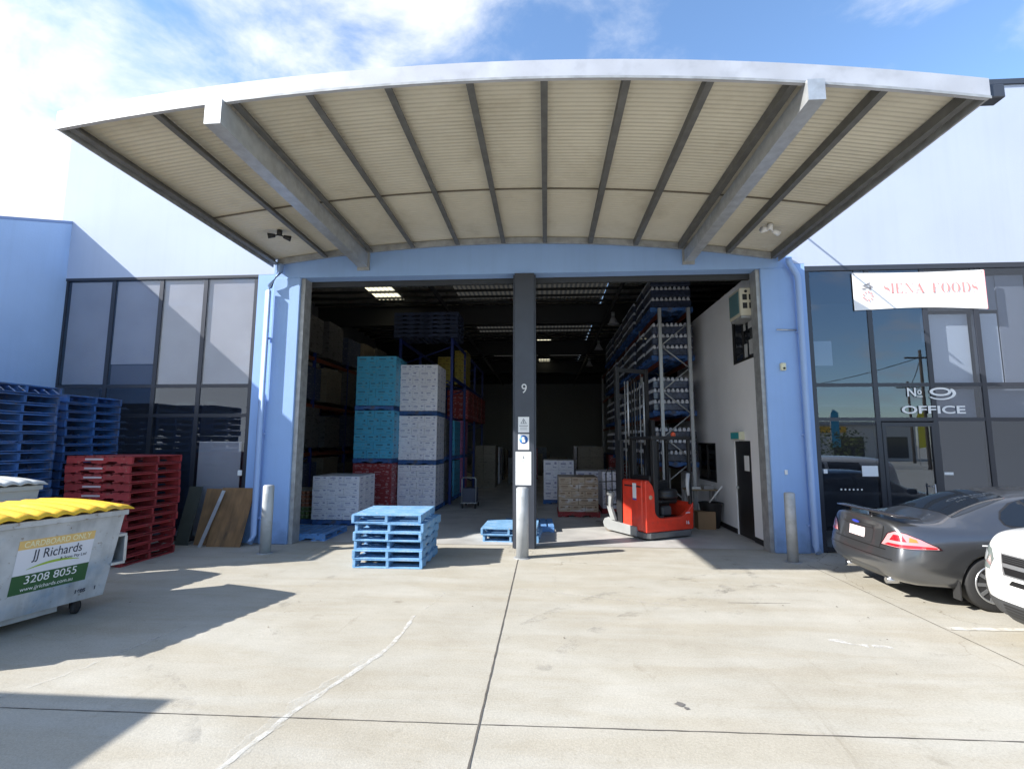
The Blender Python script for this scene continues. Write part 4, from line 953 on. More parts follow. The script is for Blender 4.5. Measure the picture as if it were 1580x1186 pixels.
def load(x, y, z, w, d, h, nx, nz, m, lab, group, name='carton_load', ny=None, cat='pallet load'):
    """a wrapped block of cartons: one mesh per thing, the cartons set slightly off one another"""
    e = empty(name, (x, y, z), R(random.uniform(-1.0, 1.0)), lab, cat, group)
    q = MB(); ny = ny or nx
    for k in range(nz):
        nx_, ny_ = (nx, ny) if (k % 2 == 0 or nx < 3) else (nx - 1, ny)
        for i in range(nx_):
            for j in range(ny_):
                if 0 < i < nx_ - 1 and 0 < j < ny_ - 1 and k < nz - 1: continue
                g1, g2, g3 = random.uniform(.0005, .004), random.uniform(.0005, .004), random.uniform(.001, .004)
                q.box(w * i / nx_ + g1, w * (i + 1) / nx_ - g1 - .001, d * j / ny_ + g2 + (random.uniform(0, .012) if j == 0 else 0), d * (j + 1) / ny_ - g2 - .001, h * k / nz + 0.001, h * (k + 1) / nz - g3, m, bev=0.006)
    pc = PRINTS.get(m.name)
    if pc and nx > 1:
        cw, chh, cd = w / nx, h / nz, d / ny
        for k in range(nz):
            zc = h * (k + 0.5) / nz; nx_ = nx if (k % 2 == 0 or nx < 3) else nx - 1
            cw = w / nx_
            for i in range(nx_):
                x_ = w * i / nx_
                for (fx, fz, fw, fh) in ((.30, .14, .34, .16), (.30, -.16, .24, .05), (.78, .20, .14, .22), (.74, -.22, .22, .07)):
                    if random.random() < 0.12: continue
                    cx_, zz_, wv_, hv_ = x_ + cw * (fx + random.uniform(-.01, .01)), zc + chh * fz, cw * fw, chh * fh
                    q.box(cx_ - wv_ / 2, cx_ + wv_ / 2, -0.0035, -0.0015, zz_ - hv_ / 2, zz_ + hv_ / 2, pc)
            for j in range(ny):
                for (fx, fz, fw, fh) in ((.4, .12, .4, .2), (.4, -.2, .3, .06)):
                    if random.random() < 0.15: continue
                    cy_, zz_, wv_, hv_ = d * (j + fx) / ny, zc + chh * fz, cd * fw, chh * fh
                    q.box(w + .0015, w + 0.0035, cy_ - wv_ / 2, cy_ + wv_ / 2, zz_ - hv_ / 2, zz_ + hv_ / 2, pc)
    q.build('cartons', m, e)
    return e
GRP_L = 'wrapped carton loads stacked in the left bay'
def ipallet(x, y, z, lab, m=PAL_DEEP, key='deep'):
    return pallet_at(m, key, x, y, z, 0, lab, 'blue pallets under goods')
# teal column (x -5.66 .. -4.49 at y 4.4)
ty, tx = 4.4, -5.66
pallet_at(PAL_DEEP, 'deep', tx, ty, 0.0, 0, 'floor pallet under the red cartons in the left bay', 'blue pallets under goods')
load(tx, ty, 0.145, 1.17, 1.17, 1.28, 3, 7, RED, 'red printed carton load on the floor below the teal loads', GRP_L)
ipallet(tx, ty, 1.43, 'blue pallet between red cartons and lower teal load')
load(tx, ty, 1.575, 1.2, 1.17, 1.40, 3, 6, TEAL, 'lower teal carton load above the red cartons', GRP_L)
ipallet(tx, ty, 2.98, 'blue pallet between the two teal loads')
load(tx + .01, ty, 3.125, 1.2, 1.17, 1.48, 3, 6, TEAL, 'upper teal carton load at the top of its column', GRP_L)
wx, wy = -4.46, 4.9
ipallet(wx, wy, 0.0, 'floor pallet under the white carton column in the left bay')
load(wx, wy, 0.145, 1.17, 1.17, 1.22, 3, 7, LAV, 'lowest white printed carton load beside the red cartons', GRP_L)
ipallet(wx, wy, 1.37, 'blue pallet above the lowest white carton load')
load(wx, wy, 1.515, 1.17, 1.17, 1.33, 3, 7, LAV, 'middle white printed carton load beside the lower teal load', GRP_L)
ipallet(wx, wy, 2.85, 'blue pallet under the topmost white carton load')
load(wx, wy, 2.995, 1.17, 1.17, 1.42, 3, 7, LAV, 'topmost white printed carton load beside the upper teal load', GRP_L)
# deeper columns behind the white one
for k, (yy, m_, nm, h_) in enumerate(((6.3, GREYC, 'dim grey', 1.25), (7.7, TEAL, 'dim teal', 1.25), (9.1, PINK, 'pink', 1.3))):
    xo = wx + 0.02 * k
    for lv in range(2):
        zb = lv * 1.43
        load(xo, yy, zb + 0.145, 1.17 + .02 * k, 1.17, h_, 3, 6, m_, '%s carton load in the row behind the white column, %s level' % (nm, ('floor', 'second')[lv]), 'carton loads in the row behind the white column')
        ipallet(xo, yy, zb, 'pallet under the %s %s load behind the white column' % (('floor level', 'second level')[lv], nm))
# lavender load near the door
ipallet(-5.78, 2.25, 0.0, 'pallet under the low white carton load inside the left pilaster')
load(-5.80, 2.22, 0.145, 1.19, 1.17, 1.06, 3, 7, LAV, 'low wide white printed carton load just inside the left bay', GRP_L)
# crate of cans/jars
cr_ = empty('bottle_crate_stack', (-6.75, 2.4, 0), 0, 'tall stack of orange and green jar trays at the left edge of the bay', 'jar stack')
q = MB(); q.box(0, 0.9, 0, 0.9, 0, 0.12); q.build('base', PAL_DEEP, cr_)
for k in range(7):
    mm = mat('orange_jars', (0.34, 0.13, 0.07), 0.4) if k > 2 else mat('green_jars', (0.14, 0.20, 0.07), 0.4)
    q = MB(); z = 0.13 + k * 0.1
    for i in range(8):
        for sx_, sy_ in ((i, 0), (7, i)):
            q.lathe([(0.0, 0), (0.05, 0.0), (0.05, 0.075), (0.035, 0.09), (0.0, 0.09)], mm, 8, Matrix.Translation((0.055 + sx_ * 0.112, 0.055 + sy_ * 0.112, z)))
    q.box(0.1, 0.84, 0.12, 0.85, z, z + .09, mm)
    q.box(0.0, 0.9, 0.0, 0.9, z + 0.0905, z + 0.0985, mat('tray_card', (0.40, 0.38, 0.33), 0.8))
    q.build('jar_tray', None, cr_)
# racks -------------------------------------------------------------
RB = mat('rack_blue', (0.015, 0.035, 0.20), 0.5); RG = mat('rack_grey', (0.42, 0.44, 0.46), 0.45, metal=.4); RO = mat('rack_orange', (0.16, 0.035, 0.015), 0.5)
def rack(x0, x1, y0, nb, hgt, levels, up_m, beam_m, lab, bay=2.75, zbot=0.0, orient='y'):
    e = empty('pallet_rack', (x0, y0, 0), 0, lab, 'pallet rack')
    for k in range(nb + 1):
        q = MB(); y = k * bay
        for x in (0, x1 - x0 - 0.09): q.box(x, x + 0.09, y, y + 0.09, zbot, hgt, bev=.004)
        z = 0.35; s_ = 1; wd = x1 - x0
        while z + 0.62 < hgt:
            a, c = (0.06, wd - 0.06) if s_ > 0 else (wd - 0.06, 0.06)
            if z > zbot: q.tube([(a, y + 0.045, z + 0.62), (c, y + 0.045, z)], 0.018, None, 6)
            z += 0.62; s_ = -s_
        q.build('upright_frame', up_m, e)
    for z in levels:
        for x in (0.02, x1 - x0 - 0.07):
            q = MB(); q.box(x, x + 0.05, 0.09, nb * bay, z - 0.12, z, bev=.004); q.build('beam', beam_m, e)
    return e
rk = rack(3.10, 3.97, 3.62, 5, 5.75, (1.40, 2.78, 4.30, 5.66), RG, RO, 'grey and orange pallet rack of bottled drinks in the right bay')
BOT = mat('bottle_pack_blue', (0.045, 0.06, 0.11), 0.3, var=0.5, scale=14, rnd=.3, coat=.5, bump=.5, bscale=18); CAP = mat('bottle_caps_white', (0.72, 0.75, 0.84), 0.4)
def make_bottle_load(nl):
    e = empty('bottle_load'); q = MB()
    w_, lh = 1.13, 0.31
    for k in range(nl):
        z = 0.144 + k * lh
        q.box(0.02, w_, 0.02, w_, z, z + 0.20, BOT, bev=0.02)
        for i in range(9):
            for (sx_, sy_) in {(i, 0), (0, i), (8, i)}:
                q.lathe([(0.0, -0.03), (0.054, -0.03), (0.056, 0.04), (0.03, 0.085), (0.03, 0.105), (0, 0.105)], CAP, 7, Matrix.Translation((0.085 + sx_ * 0.122, 0.085 + sy_ * 0.122, z + 0.196)))
        q.box(0.14, w_ - 0.12, 0.14, w_ - 0.12, z + .2, z + 0.30, BOT)
    q.build('bottle_layers', BOT, e, recalc=False)
    return e
proto3 = None
lvname = ['lowest', 'second', 'third', 'top']
bayname = ['at the front of', 'second row of', 'third row of', 'fourth row of', 'fifth row of', 'sixth row of', 'seventh row of', 'eighth row of']
for li, z in enumerate((1.40, 2.78, 4.30, 5.66)):
    for k in range(8):
        y = 3.66 + (k // 2) * 2.75 + (k % 2) * 1.27 + (0.12 if k % 2 == 0 else 0.12)
        if proto3 is None: proto3 = make_bottle_load(3); o_ = proto3
        else: o_ = copy_tree(proto3)
        o_.location = (2.93 + random.uniform(-.02, .02), y, z + 0.002); o_.rotation_euler = (0, 0, R(random.uniform(-1, 1)))
        tag(o_, 'blue wrapped bottle load on the %s rack level, %s the rack' % (lvname[li], bayname[k]), 'drinks load', 'blue bottle loads on the right rack')
        pallet_at(PAL_DEEP, 'deep', 2.93, y, z + 0.002, 0, 'blue pallet on the %s rack level, %s the rack' % (lvname[li], bayname[k]), 'blue pallets on the right rack')
# blue rack on the left with dark pallets on top
rkb = rack(-5.05, -3.15, 6.6, 3, 5.60, (4.30, 5.60), RB, RB, 'dark blue pallet rack behind the white cartons', bay=2.7)
for s_, (x, lb) in enumerate(((-5.12, 'left'), (-4.15, 'right'))):
    for k in range(6):
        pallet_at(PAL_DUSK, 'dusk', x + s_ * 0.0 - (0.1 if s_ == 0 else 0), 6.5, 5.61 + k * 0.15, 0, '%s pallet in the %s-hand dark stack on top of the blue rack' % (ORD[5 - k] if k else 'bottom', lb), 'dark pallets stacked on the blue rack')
load(-4.28, 9.3, 4.32, 0.62, 1.1, 1.10, 2, 5, YELL, 'lower yellow carton load high on the blue rack', 'yellow carton loads on the blue rack')
load(-3.60, 9.3, 4.32, 0.46, 1.1, 1.36, 2, 5, YELL, 'taller yellow carton load at the corner of the blue rack', 'yellow carton loads on the blue rack')
for k in range(4):
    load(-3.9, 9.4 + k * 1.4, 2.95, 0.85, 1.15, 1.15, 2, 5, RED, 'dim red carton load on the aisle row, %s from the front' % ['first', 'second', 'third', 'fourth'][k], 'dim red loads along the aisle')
# dim loads along left wall rack
rack(-8.9, -7.8, 3.4, 6, 5.2, (1.7, 3.3, 4.9), RB, RO, 'dim pallet rack along the left wall of the hall')
for li, z in enumerate((0.0, 1.7, 3.3, 4.9)):
    for k in range(9):
        load(-8.95, 3.6 + k * 1.75, z + 0.15, 1.15, 1.3, 1.1 + .12 * ((k * 7 + li) % 3), 3, 4, (GREYC, DBLUE, CREAMC, GREYC)[(k + li * 2) % 4], '%s dim carton load from the front on the %s level of the left wall rack' % (['first', 'second', 'third', 'fourth', 'fifth', 'sixth', 'seventh', 'eighth', 'ninth'][k], ['floor', 'second', 'third', 'top'][li]), 'dim loads on the left wall rack')
# centre back goods
GB = 'loads standing on the floor of the right bay'
ipallet(-0.10, 7.0, 0.0, 'pallet under the tall white cartons behind the column')
load(-0.08, 7.0, 0.145, 1.02, 1.1, 1.31, 2, 4, LAV, 'tall white carton load right behind the centre column', GB)
pallet_at(PAL_RED, 'red', 0.33, 4.15, 0.0, 0, 'red pallet under the brown cartons', 'red pallets inside')
load(0.35, 4.15, 0.145, 1.10, 1.1, 0.95, 3, 5, BROWN, 'brown kraft carton load on a red pallet in the right bay', GB)
pallet_at(PAL_RED, 'red', 1.62, 4.9, 0.0, 0, 'red pallet under the white cartons left of the reach truck', 'red pallets inside')
load(1.64, 4.9, 0.145, 0.62, 1.1, 1.06, 2, 5, LAV, 'narrow white carton load between brown cartons and reach truck', GB)
load(1.0, 7.0, 0.0, 1.2, 1.1, 1.10, 3, 4, LAV, 'low white carton load behind the brown cartons', GB)
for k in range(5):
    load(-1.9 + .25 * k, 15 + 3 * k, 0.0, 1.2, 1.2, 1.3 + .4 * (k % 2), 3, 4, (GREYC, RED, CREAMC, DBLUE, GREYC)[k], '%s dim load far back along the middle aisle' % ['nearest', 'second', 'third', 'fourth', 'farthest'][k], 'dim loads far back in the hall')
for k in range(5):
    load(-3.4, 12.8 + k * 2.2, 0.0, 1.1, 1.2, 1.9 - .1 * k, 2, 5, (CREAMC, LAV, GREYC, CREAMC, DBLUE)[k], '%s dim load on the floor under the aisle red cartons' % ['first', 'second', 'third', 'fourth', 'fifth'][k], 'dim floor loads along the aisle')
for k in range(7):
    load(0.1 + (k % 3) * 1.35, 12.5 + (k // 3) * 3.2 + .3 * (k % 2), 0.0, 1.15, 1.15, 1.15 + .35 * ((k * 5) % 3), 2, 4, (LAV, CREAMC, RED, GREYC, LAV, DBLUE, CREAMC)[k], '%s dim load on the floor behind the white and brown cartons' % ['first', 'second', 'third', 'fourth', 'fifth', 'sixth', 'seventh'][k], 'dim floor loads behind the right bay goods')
# hand trolley
e = empty('platform_trolley', (-2.65, 5.6, 0), 0, 'small dark platform trolley with pale handles in the dim aisle', 'trolley')
q = MB(); q.box(0, 0.5, 0, 0.8, 0.16, 0.19, bev=.005); q.build('platform', GALVP, e)
q = MB(); q.tube([(0.03, 0.02, 0.19), (0.03, 0.02, 0.9), (0.06, .02, .95), (0.44, .02, .95), (0.47, 0.02, 0.9), (0.47, 0.02, 0.19)], 0.014, GALV, 8); q.build('handle', GALV, e)
for (x, y) in ((.05, .05), (.45, .05), (.05, .75), (.45, .75)):
    q = MB(); q.lathe([(0.02, -0.015), (0.07, -0.015), (0.07, 0.015), (0.02, 0.015)], RUBBER, 14, Matrix.Translation((x, y, 0.075)) @ Matrix.Rotation(math.pi / 2, 4, 'Y')); q.build('wheel', RUBBER, e)
q = MB(); q.box(0.04, 0.46, .1, .6, .192, .62, bev=.01); q.build('tub', mat('dark_tub', (0.04, 0.05, 0.09), .5), e)
# high bay lamps
for k, (x, y) in enumerate(((2.57, 8.6), (2.57, 13.8), (2.57, 19.0), (-3.87, 8.6))):
    e = empty('high_bay_lamp', (x, y, 7.2), 0, '%s hanging bell lamp under the hall roof, %s' % (('nearest', 'second', 'third', 'nearest')[k], 'right aisle' if x > 0 else 'left aisle'), 'lamp', 'bell lamps under the roof')
    q = MB(); q.tube([(0, 0, 0), (0, 0, -0.25)], 0.012, BLACK, 6); q.lathe([(0.0, 0), (0.07, 0), (0.07, 0.16), (0, 0.16)], GALVP, 12, Matrix.Translation((0, 0, -0.4))); q.build('ballast', GALVP, e)
    q = MB(); q.lathe([(0.06, 0.28), (0.10, 0.2), (0.17, 0.05), (0.22, 0.0), (0.19, 0.0), (0.05, 0.25)], FASC, 18, Matrix.Translation((0, 0, -0.70))); q.build('reflector', FASC, e)

# air conditioner, exit sign, rubbish tub, bench by the office wall
e = empty('air_conditioner', (XI - 0.32, 0.36, 4.68), 0, 'old cream window air conditioner high on the office block wall', 'air conditioner')
ACM = mat('aged_cream_metal', (0.55, 0.52, 0.42), 0.5, var=.08); 
q = MB(); q.box(0, 0.32, 0, 0.62, 0, 0.58, bev=0.012); q.build('casing', ACM, e)
q = MB(); q.box(-0.012, -0.002, 0.06, 0.56, 0.06, 0.52)
for k in range(9): q.box(-0.02, -0.0125, 0.07, 0.55, 0.08 + k * 0.05, 0.10 + k * 0.05)
q.build('grille', mat('dusty_teal_grille', (0.10, 0.20, 0.22), 0.6), e)
q = MB()
for (a, c) in ((0.05, 0.14), (0.18, 0.28)):
    for z in (0.14, 0.32): q.box(a, c, -0.006, -0.001, z, z + 0.12)
q.lathe([(0.0, 0), (0.03, 0), (0.03, 0.01), (0, 0.01)], BLACK, 12, Matrix.Translation((.12, -.001, .5)) @ Matrix.Rotation(math.pi / 2, 4, 'X'))
q.build('side_vent', BLACK, e)
q = MB(); q.box(0.02, 0.30, 0.03, 0.6, -0.05, -0.002); q.build('bracket', GALVP, e)
e = empty('door_sign', (XI - 0.12, 1.3, 2.13), 0, 'small teal and cream box sign above the black office block door', 'sign')
q = MB(); q.box(0, 0.118, 0, 0.5, 0, 0.17, bev=.004); q.build('box', mat('sign_cream', (0.6, 0.6, 0.45), .5), e)
q = MB(); q.box(-0.006, -0.001, 0.02, 0.48, 0.015, 0.155); q.build('face', mat('sign_teal', (0.03, 0.32, 0.36), .5), e)
e = empty('rubbish_tub', (4.02, 2.75, 0.0), 0, 'black round rubbish tub against the office block wall', 'rubbish bin')
q = MB(); q.lathe([(0.17, 0), (0.20, 0.02), (0.26, 0.56), (0.27, 0.60), (0.25, 0.60), (0.19, 0.04), (0.0, 0.04)], BLACK, 24); q.build('tub', BLACK, e)
q = MB(); q.tube([(0.28 * math.cos(t * .393), 0.28 * math.sin(t * .393), 0.60) for t in range(17)], 0.014, BLACK, 6); q.build('rim', BLACK, e)
e = empty('work_bench', (3.55, 3.0, 0.0), 0, 'small cluttered bench behind the reach truck', 'bench')
q = MB(); q.box(0, 0.75, 0, 0.5, 0.86, 0.89, bev=.004); q.build('top', mat('bench_board', (0.22, 0.17, 0.10), .8), e)
for x in (0.03, 0.68):
    for y in (0.03, 0.43): q = MB(); q.box(x, x + 0.04, y, y + 0.04, 0.0, 0.86); q.build('leg', GALVP, e)
for k, (x, y, z, w_, h_, m_, lab) in enumerate(((3.62, 3.1, 0.892, .3, .05, WHITE, 'stack of white paper on the bench behind the reach truck'), (3.98, 3.1, 0.892, .26, .09, mat('grey_tray', (.35, .36, .38), .6), 'grey paper tray on the bench behind the reach truck'))):
    q = MB()
    for j in range(3): q.box(x + .01 * j, x + w_ - .01 * ((j * 2) % 3), y, y + .28, z + h_ * j / 3, z + h_ * (j + .85) / 3)
    tag(q.build('paper_stack' if k == 0 else 'paper_tray', m_), lab, 'papers' if k == 0 else 'tray')
load(3.62, 2.45, 0.0, 0.42, 0.35, 0.42, 1, 1, mat('cardboard_box', (0.28, 0.18, 0.10), .8), 'single brown cardboard box on the floor beside the black tub', None, name='cardboard_box', cat='box')
q = MB(); q.tube([(3.95, 2.62, 0.62), (4.25, 2.55, 1.02)], 0.02, WHITE, 6); tag(q.build('paper_roll', WHITE), 'white paper roll leaning out of the black rubbish tub', 'paper roll')

# ------------------------------------------------------------------ reach truck
def reach_truck():
    """local x runs along the operator side seen by the viewer, local y away from it towards mast and legs"""
    e = empty('reach_truck', (2.10, 0.90, 0), R(29), 'red and grey stand-on reach truck parked in the right bay', 'forklift')
    BG = mat('truck_grey_paint', (0.26, 0.27, 0.27), 0.5, var=.1); BK = mat('truck_black', (0.018, 0.018, 0.02), 0.45)
    W, D = 1.34, 0.80
    def bevel(o_, w_=0.02, sg=3):
        bv = o_.modifiers.new('bevel', 'BEVEL'); bv.width = w_; bv.segments = sg; bv.limit_method = 'ANGLE'; bv.angle_limit = R(40); return o_
    sk = [(0.10, -0.02), (0.03, 0.02), (-0.01, 0.10), (-0.01, D), (W + .01, D), (W + .01, 0.16), (W - 0.04, 0.05), (W - 0.14, -0.02)]
    q = MB(); q.prism(sk, 'z', 0.045, 0.165); bevel(q.build('skirt', mat('truck_skirt_grey', (0.11, 0.115, 0.12), 0.5, var=.2), e), 0.015)
    n_ = 10
    p = [(0.0, 0.17), (W - .02, 0.17), (W, 0.76)] + [(W - 0.44 * t, 0.45 + 0.31 * (1 - t) ** 2) for t in [k / n_ for k in range(1, n_ + 1)]]
    p += [(0.44, 0.45)] + [(0.44 - 0.19 * math.sin(a_), 0.64 - 0.19 * math.cos(a_)) for a_ in [R(10 * k) for k in range(1, 10)]] + [(0.245, 1.0), (0.20, 1.14), (0.13, 1.22), (0.04, 1.25), (0.0, 1.25)]
    q = MB(); q.prism(p, 'y', 0.0, 0.12); bevel(q.build('side_panel', REDT, e), 0.045, 4)
    q = MB(); q.box(0.0, 0.235, 0.121, D, 0.17, 1.245, bev=.03); q.build('battery_box', REDT, e)
    q = MB(); q.prism([(W - .06, 0.17), (W - .005, 0.17), (W - .005, 0.74), (W - .06, 0.66)], 'y', 0.121, D); q.build('rear_panel', REDT, e)
    q = MB(); q.box(0.236, W - 0.061, 0.121, D, 0.245, 0.40); q.build('cab_floor', BK, e)
    q = MB(); q.box(0.24, 0.36, 0.13, D, 0.40, 1.34, bev=0.03); q.box(0.30, W - .08, D - 0.16, D, 0.4, 1.16, bev=.03); q.build('console', BK, e)
    q = MB(); q.box(0.62, 1.16, 0.28, 0.62, 0.70, 0.82, bev=0.04); q.box(0.70, 1.16, 0.56, 0.66, 0.82, 1.20, bev=.04); q.build('seat', BK, e)
    q = MB(); q.lathe([(0.26, 0), (0.30, 0.03), (0.30, 0.08), (0.28, 0.10), (0.30, 0.13), (0.27, 0.2), (0, 0.2)], BK, 24, Matrix.Translation((0.86, 0.40, 0.82))); q.build('arm_rest', BK, e)
    q = MB(); q.box(0.62, 0.90, 0.2, 0.3, 0.46, 0.66, bev=.03); q.build('step_box', mat('step_grey', (.06, .06, .065), .5), e)
    q = MB(); q.lathe([(0.0, 0), (0.12, 0), (0.12, 0.03), (0, .03)], BLACK, 16, Matrix.Translation((0.50, 0.40, 1.12)) @ Matrix.Rotation(R(-25), 4, 'Y')); q.build('steering_wheel', BLACK, e)
    q = MB(); zt = 2.12
    q.box(0.25, 0.37, 0.02, 0.12, 0.45, zt, bev=.008); q.box(0.25, 0.37, D - 0.1, D, 0.45, zt, bev=.008)
    q.box(W - .08, W - .01, 0.02, 0.09, 0.7, zt, bev=.008); q.box(W - .08, W - .01, D - 0.08, D, 0.6, zt, bev=.008)
    q.box(0.2, W + .02, 0.0, 0.06, zt, zt + 0.08, bev=.01); q.box(0.2, W + .02, D - .04, D + .02, zt, zt + 0.08, bev=.01)
    for k in range(8): q.box(0.22 + k * 0.15, 0.26 + k * 0.15, 0.06, D - 0.04, zt + 0.01, zt + 0.05)
    q.build('overhead_guard', BK, e)
    q = MB(); q.lathe([(0, 0), (0.055, 0), (0.055, 0.03), (0.045, 0.08), (0, 0.095)], mat('orange_beacon', (0.8, 0.12, 0.05), .3), 14, Matrix.Translation((1.0, 0.2, zt + 0.082))); q.build('beacon', None, e)
    q = MB(); q.lathe([(0, 0), (0.05, 0), (0.06, 0.06), (0, 0.06)], BK, 12, Matrix.Translation((0.72, 0.12, zt - .07))); q.build('cab_light', BK, e)
    q = MB(); q.tube([(W - .14, 0.0, 1.38), (W - .19, -0.02, 1.15), (W - .16, -0.01, 0.9)], 0.05, mat('pale_cloth', (.45, .46, .48), .9), 7, r2=.03); q.build('hanging_rag', None, e)
    q = MB(); zm = 3.85
    for (y, xa, xb, z1) in ((D + .12, 0.02, 0.12, 2.6), (D + .12, W - 0.32, W - 0.22, 2.6), (D + .24, 0.08, 0.18, zm), (D + .24, W - 0.38, W - 0.28, zm), (D + .02, 0.0, 0.09, 2.1), (D + .02, W - .3, W - .21, 2.1)):
        q.box(xa, xb, y, y + .09, 0.15, z1, bev=.006)
    for z in (0.4, 1.15, 2.35, 3.1, zm - 0.12):
        q.box(0.12, W - .32, D + .26, D + .31, z, z + 0.10)
    q.build('mast', BK, e)
    for x in (0.32, W - 0.55):
        q = MB(); q.tube([(x, D + .12, 0.2), (x, D + .12, 2.0)], 0.035, BK, 10); q.tube([(x, D + .12, 2.0), (x, D + .12, 3.5)], 0.022, GALV, 10); q.build('lift_cylinder', None, e)
    for x in (0.45, 0.52, 0.60):
        q = MB(); q.tube([(x, D + .14, 0.8), (x, D + .14, 3.5), (x, D + .19, 3.6), (x, D + .24, 3.5), (x, D + .24, 2.0)], 0.012, RUBBER, 6); q.build('hose', RUBBER, e)
    for x in (-0.04, W - 0.12):
        q = MB(); q.prism([(0.30, 0.06), (1.30, 0.05), (1.46, 0.10), (1.50, 0.20), (1.44, 0.29), (1.28, 0.34), (1.10, 0.28), (0.9, 0.27), (0.30, 0.26)], 'x', x, x + 0.16)
        bevel(q.build('straddle_leg', BG, e), 0.012, 2)
        q = MB(); q.lathe([(0.03, -0.05), (0.14, -0.05), (0.145, 0), (0.14, 0.05), (0.03, 0.05)], mat('tan_wheel', (0.30, 0.26, .22), .6), 22, Matrix.Translation((x + .08, 1.33, 0.147)) @ Matrix.Rotation(math.pi / 2, 4, 'Y')); q.build('load_wheel', None, e)
    q = MB(); q.box(0.15, W - .3, D + .36, D + .42, 0.35, 0.45, bev=.01); q.box(0.15, W - .3, D + .36, D + .42, 0.68, 0.76, bev=.01); q.build('carriage', BK, e)
    q = MB(); yb = D + .46
    q.tube([(-0.10, yb, 0.62), (-0.10, yb, 1.34), (-.02, yb, 1.46), (0.16, yb, 1.46), (0.24, yb, 1.34), (0.24, yb, 0.62)], 0.017, BK, 8)
    q.tube([(-.10, yb, .95), (.24, yb, .95)], 0.012, BK, 6); q.tube([(0.07, yb, 0.62), (0.07, yb, 1.46)], 0.012, BK, 6)
    q.tube([(-0.30, yb, 1.15), (0.3, yb, 1.15)], 0.012, BK, 6); q.tube([(-.1, yb, .62), (W - .3, yb, .62)], .02, BK, 6)
    q.build('load_backrest', BK, e)
    for x in (0.30, 0.72):
        q = MB(); q.prism([(D + .44, 0.08), (D + 1.5, 0.075), (D + 1.5, 0.09), (D + .49, 0.125), (D + .49, 0.70), (D + .44, 0.70)], 'x', x, x + 0.11); q.build('fork', mat('fork_steel', (.2, .19, .18), .5, metal=.5), e)
    q = MB(); q.prism([(1.0, 0.3), (1.16, 0.30), (1.30, 0.58), (1.20, 0.92), (1.10, 0.92), (1.16, 0.60)], 'x', -0.06, 0.0); q.tube([(-.05, 1.06, 0.88), (-.05, 1.24, 0.88)], 0.05, None, 10); q.build('reach_arm', BG, e)
    for x in (0.30, 0.58, W - .60):
        q = MB(); q.tube([(x, D + .20, 0.5), (x, D + .20, 3.5)], 0.014, GALVP, 6); q.build('lift_chain', None, e)
    q = MB(); q.box(0.38, 0.50, 0.02, 0.11, 0.46, 0.50); q.box(-.006, -.002, .15, .70, 1.10, 1.13); q.build('black_trim', BK, e)
    DW = mat('decal_white', (.7, .72, .78), .5)
    q = MB(); q.box(-.008, -.003, .30, .42, 0.86, 1.18, DW); q.box(-.008, -.003, .30, .42, .82, .858, mat('decal_blue', (.05, .08, .35), .5)); q.build('warning_decal', None, e)
    q = MB(); q.lathe([(0.032, 0), (0.048, 0), (0.048, 0.003), (0.032, .003)], mat('decal_tan', (.5, .3, .2), .5), 18, Matrix.Translation((0.13, -0.001, 0.90)) @ Matrix.Rotation(math.pi / 2, 4, 'X')); q.build('emblem', None, e)
    q = MB(); q.box(W - .24, W - .12, -.003, -.001, .52, .54); q.build('decal_stripe', DW, e)
    text_mesh('model_number', '16', 0.10, DW, e, (W - .20, -0.003, 0.32), bold=.002)
reach_truck()

# ------------------------------------------------------------------ cars
def catmull(vals, t):
    """vals: list of (x, v...) knots; returns interpolated tuple at t"""
    import bisect
    xs = [v[0] for v in vals]
    if t <= xs[0]: return vals[0][1:]
    if t >= xs[-1]: return vals[-1][1:]
    i = bisect.bisect_right(xs, t) - 1
    p1, p2 = vals[i], vals[i + 1]; p0 = vals[max(i - 1, 0)]; p3 = vals[min(i + 2, len(vals) - 1)]
    h = p2[0] - p1[0]; s_ = (t - p1[0]) / h; o = []
    for k in range(1, len(p1)):
        m1 = (p2[k] - p0[k]) / (p2[0] - p0[0]) * h; m2 = (p3[k] - p1[k]) / (p3[0] - p1[0]) * h
        o.append((2 * s_**3 - 3 * s_**2 + 1) * p1[k] + (s_**3 - 2 * s_**2 + s_) * m1 + (-2 * s_**3 + 3 * s_**2) * p2[k] + (s_**3 - s_**2) * m2)
    return tuple(o)

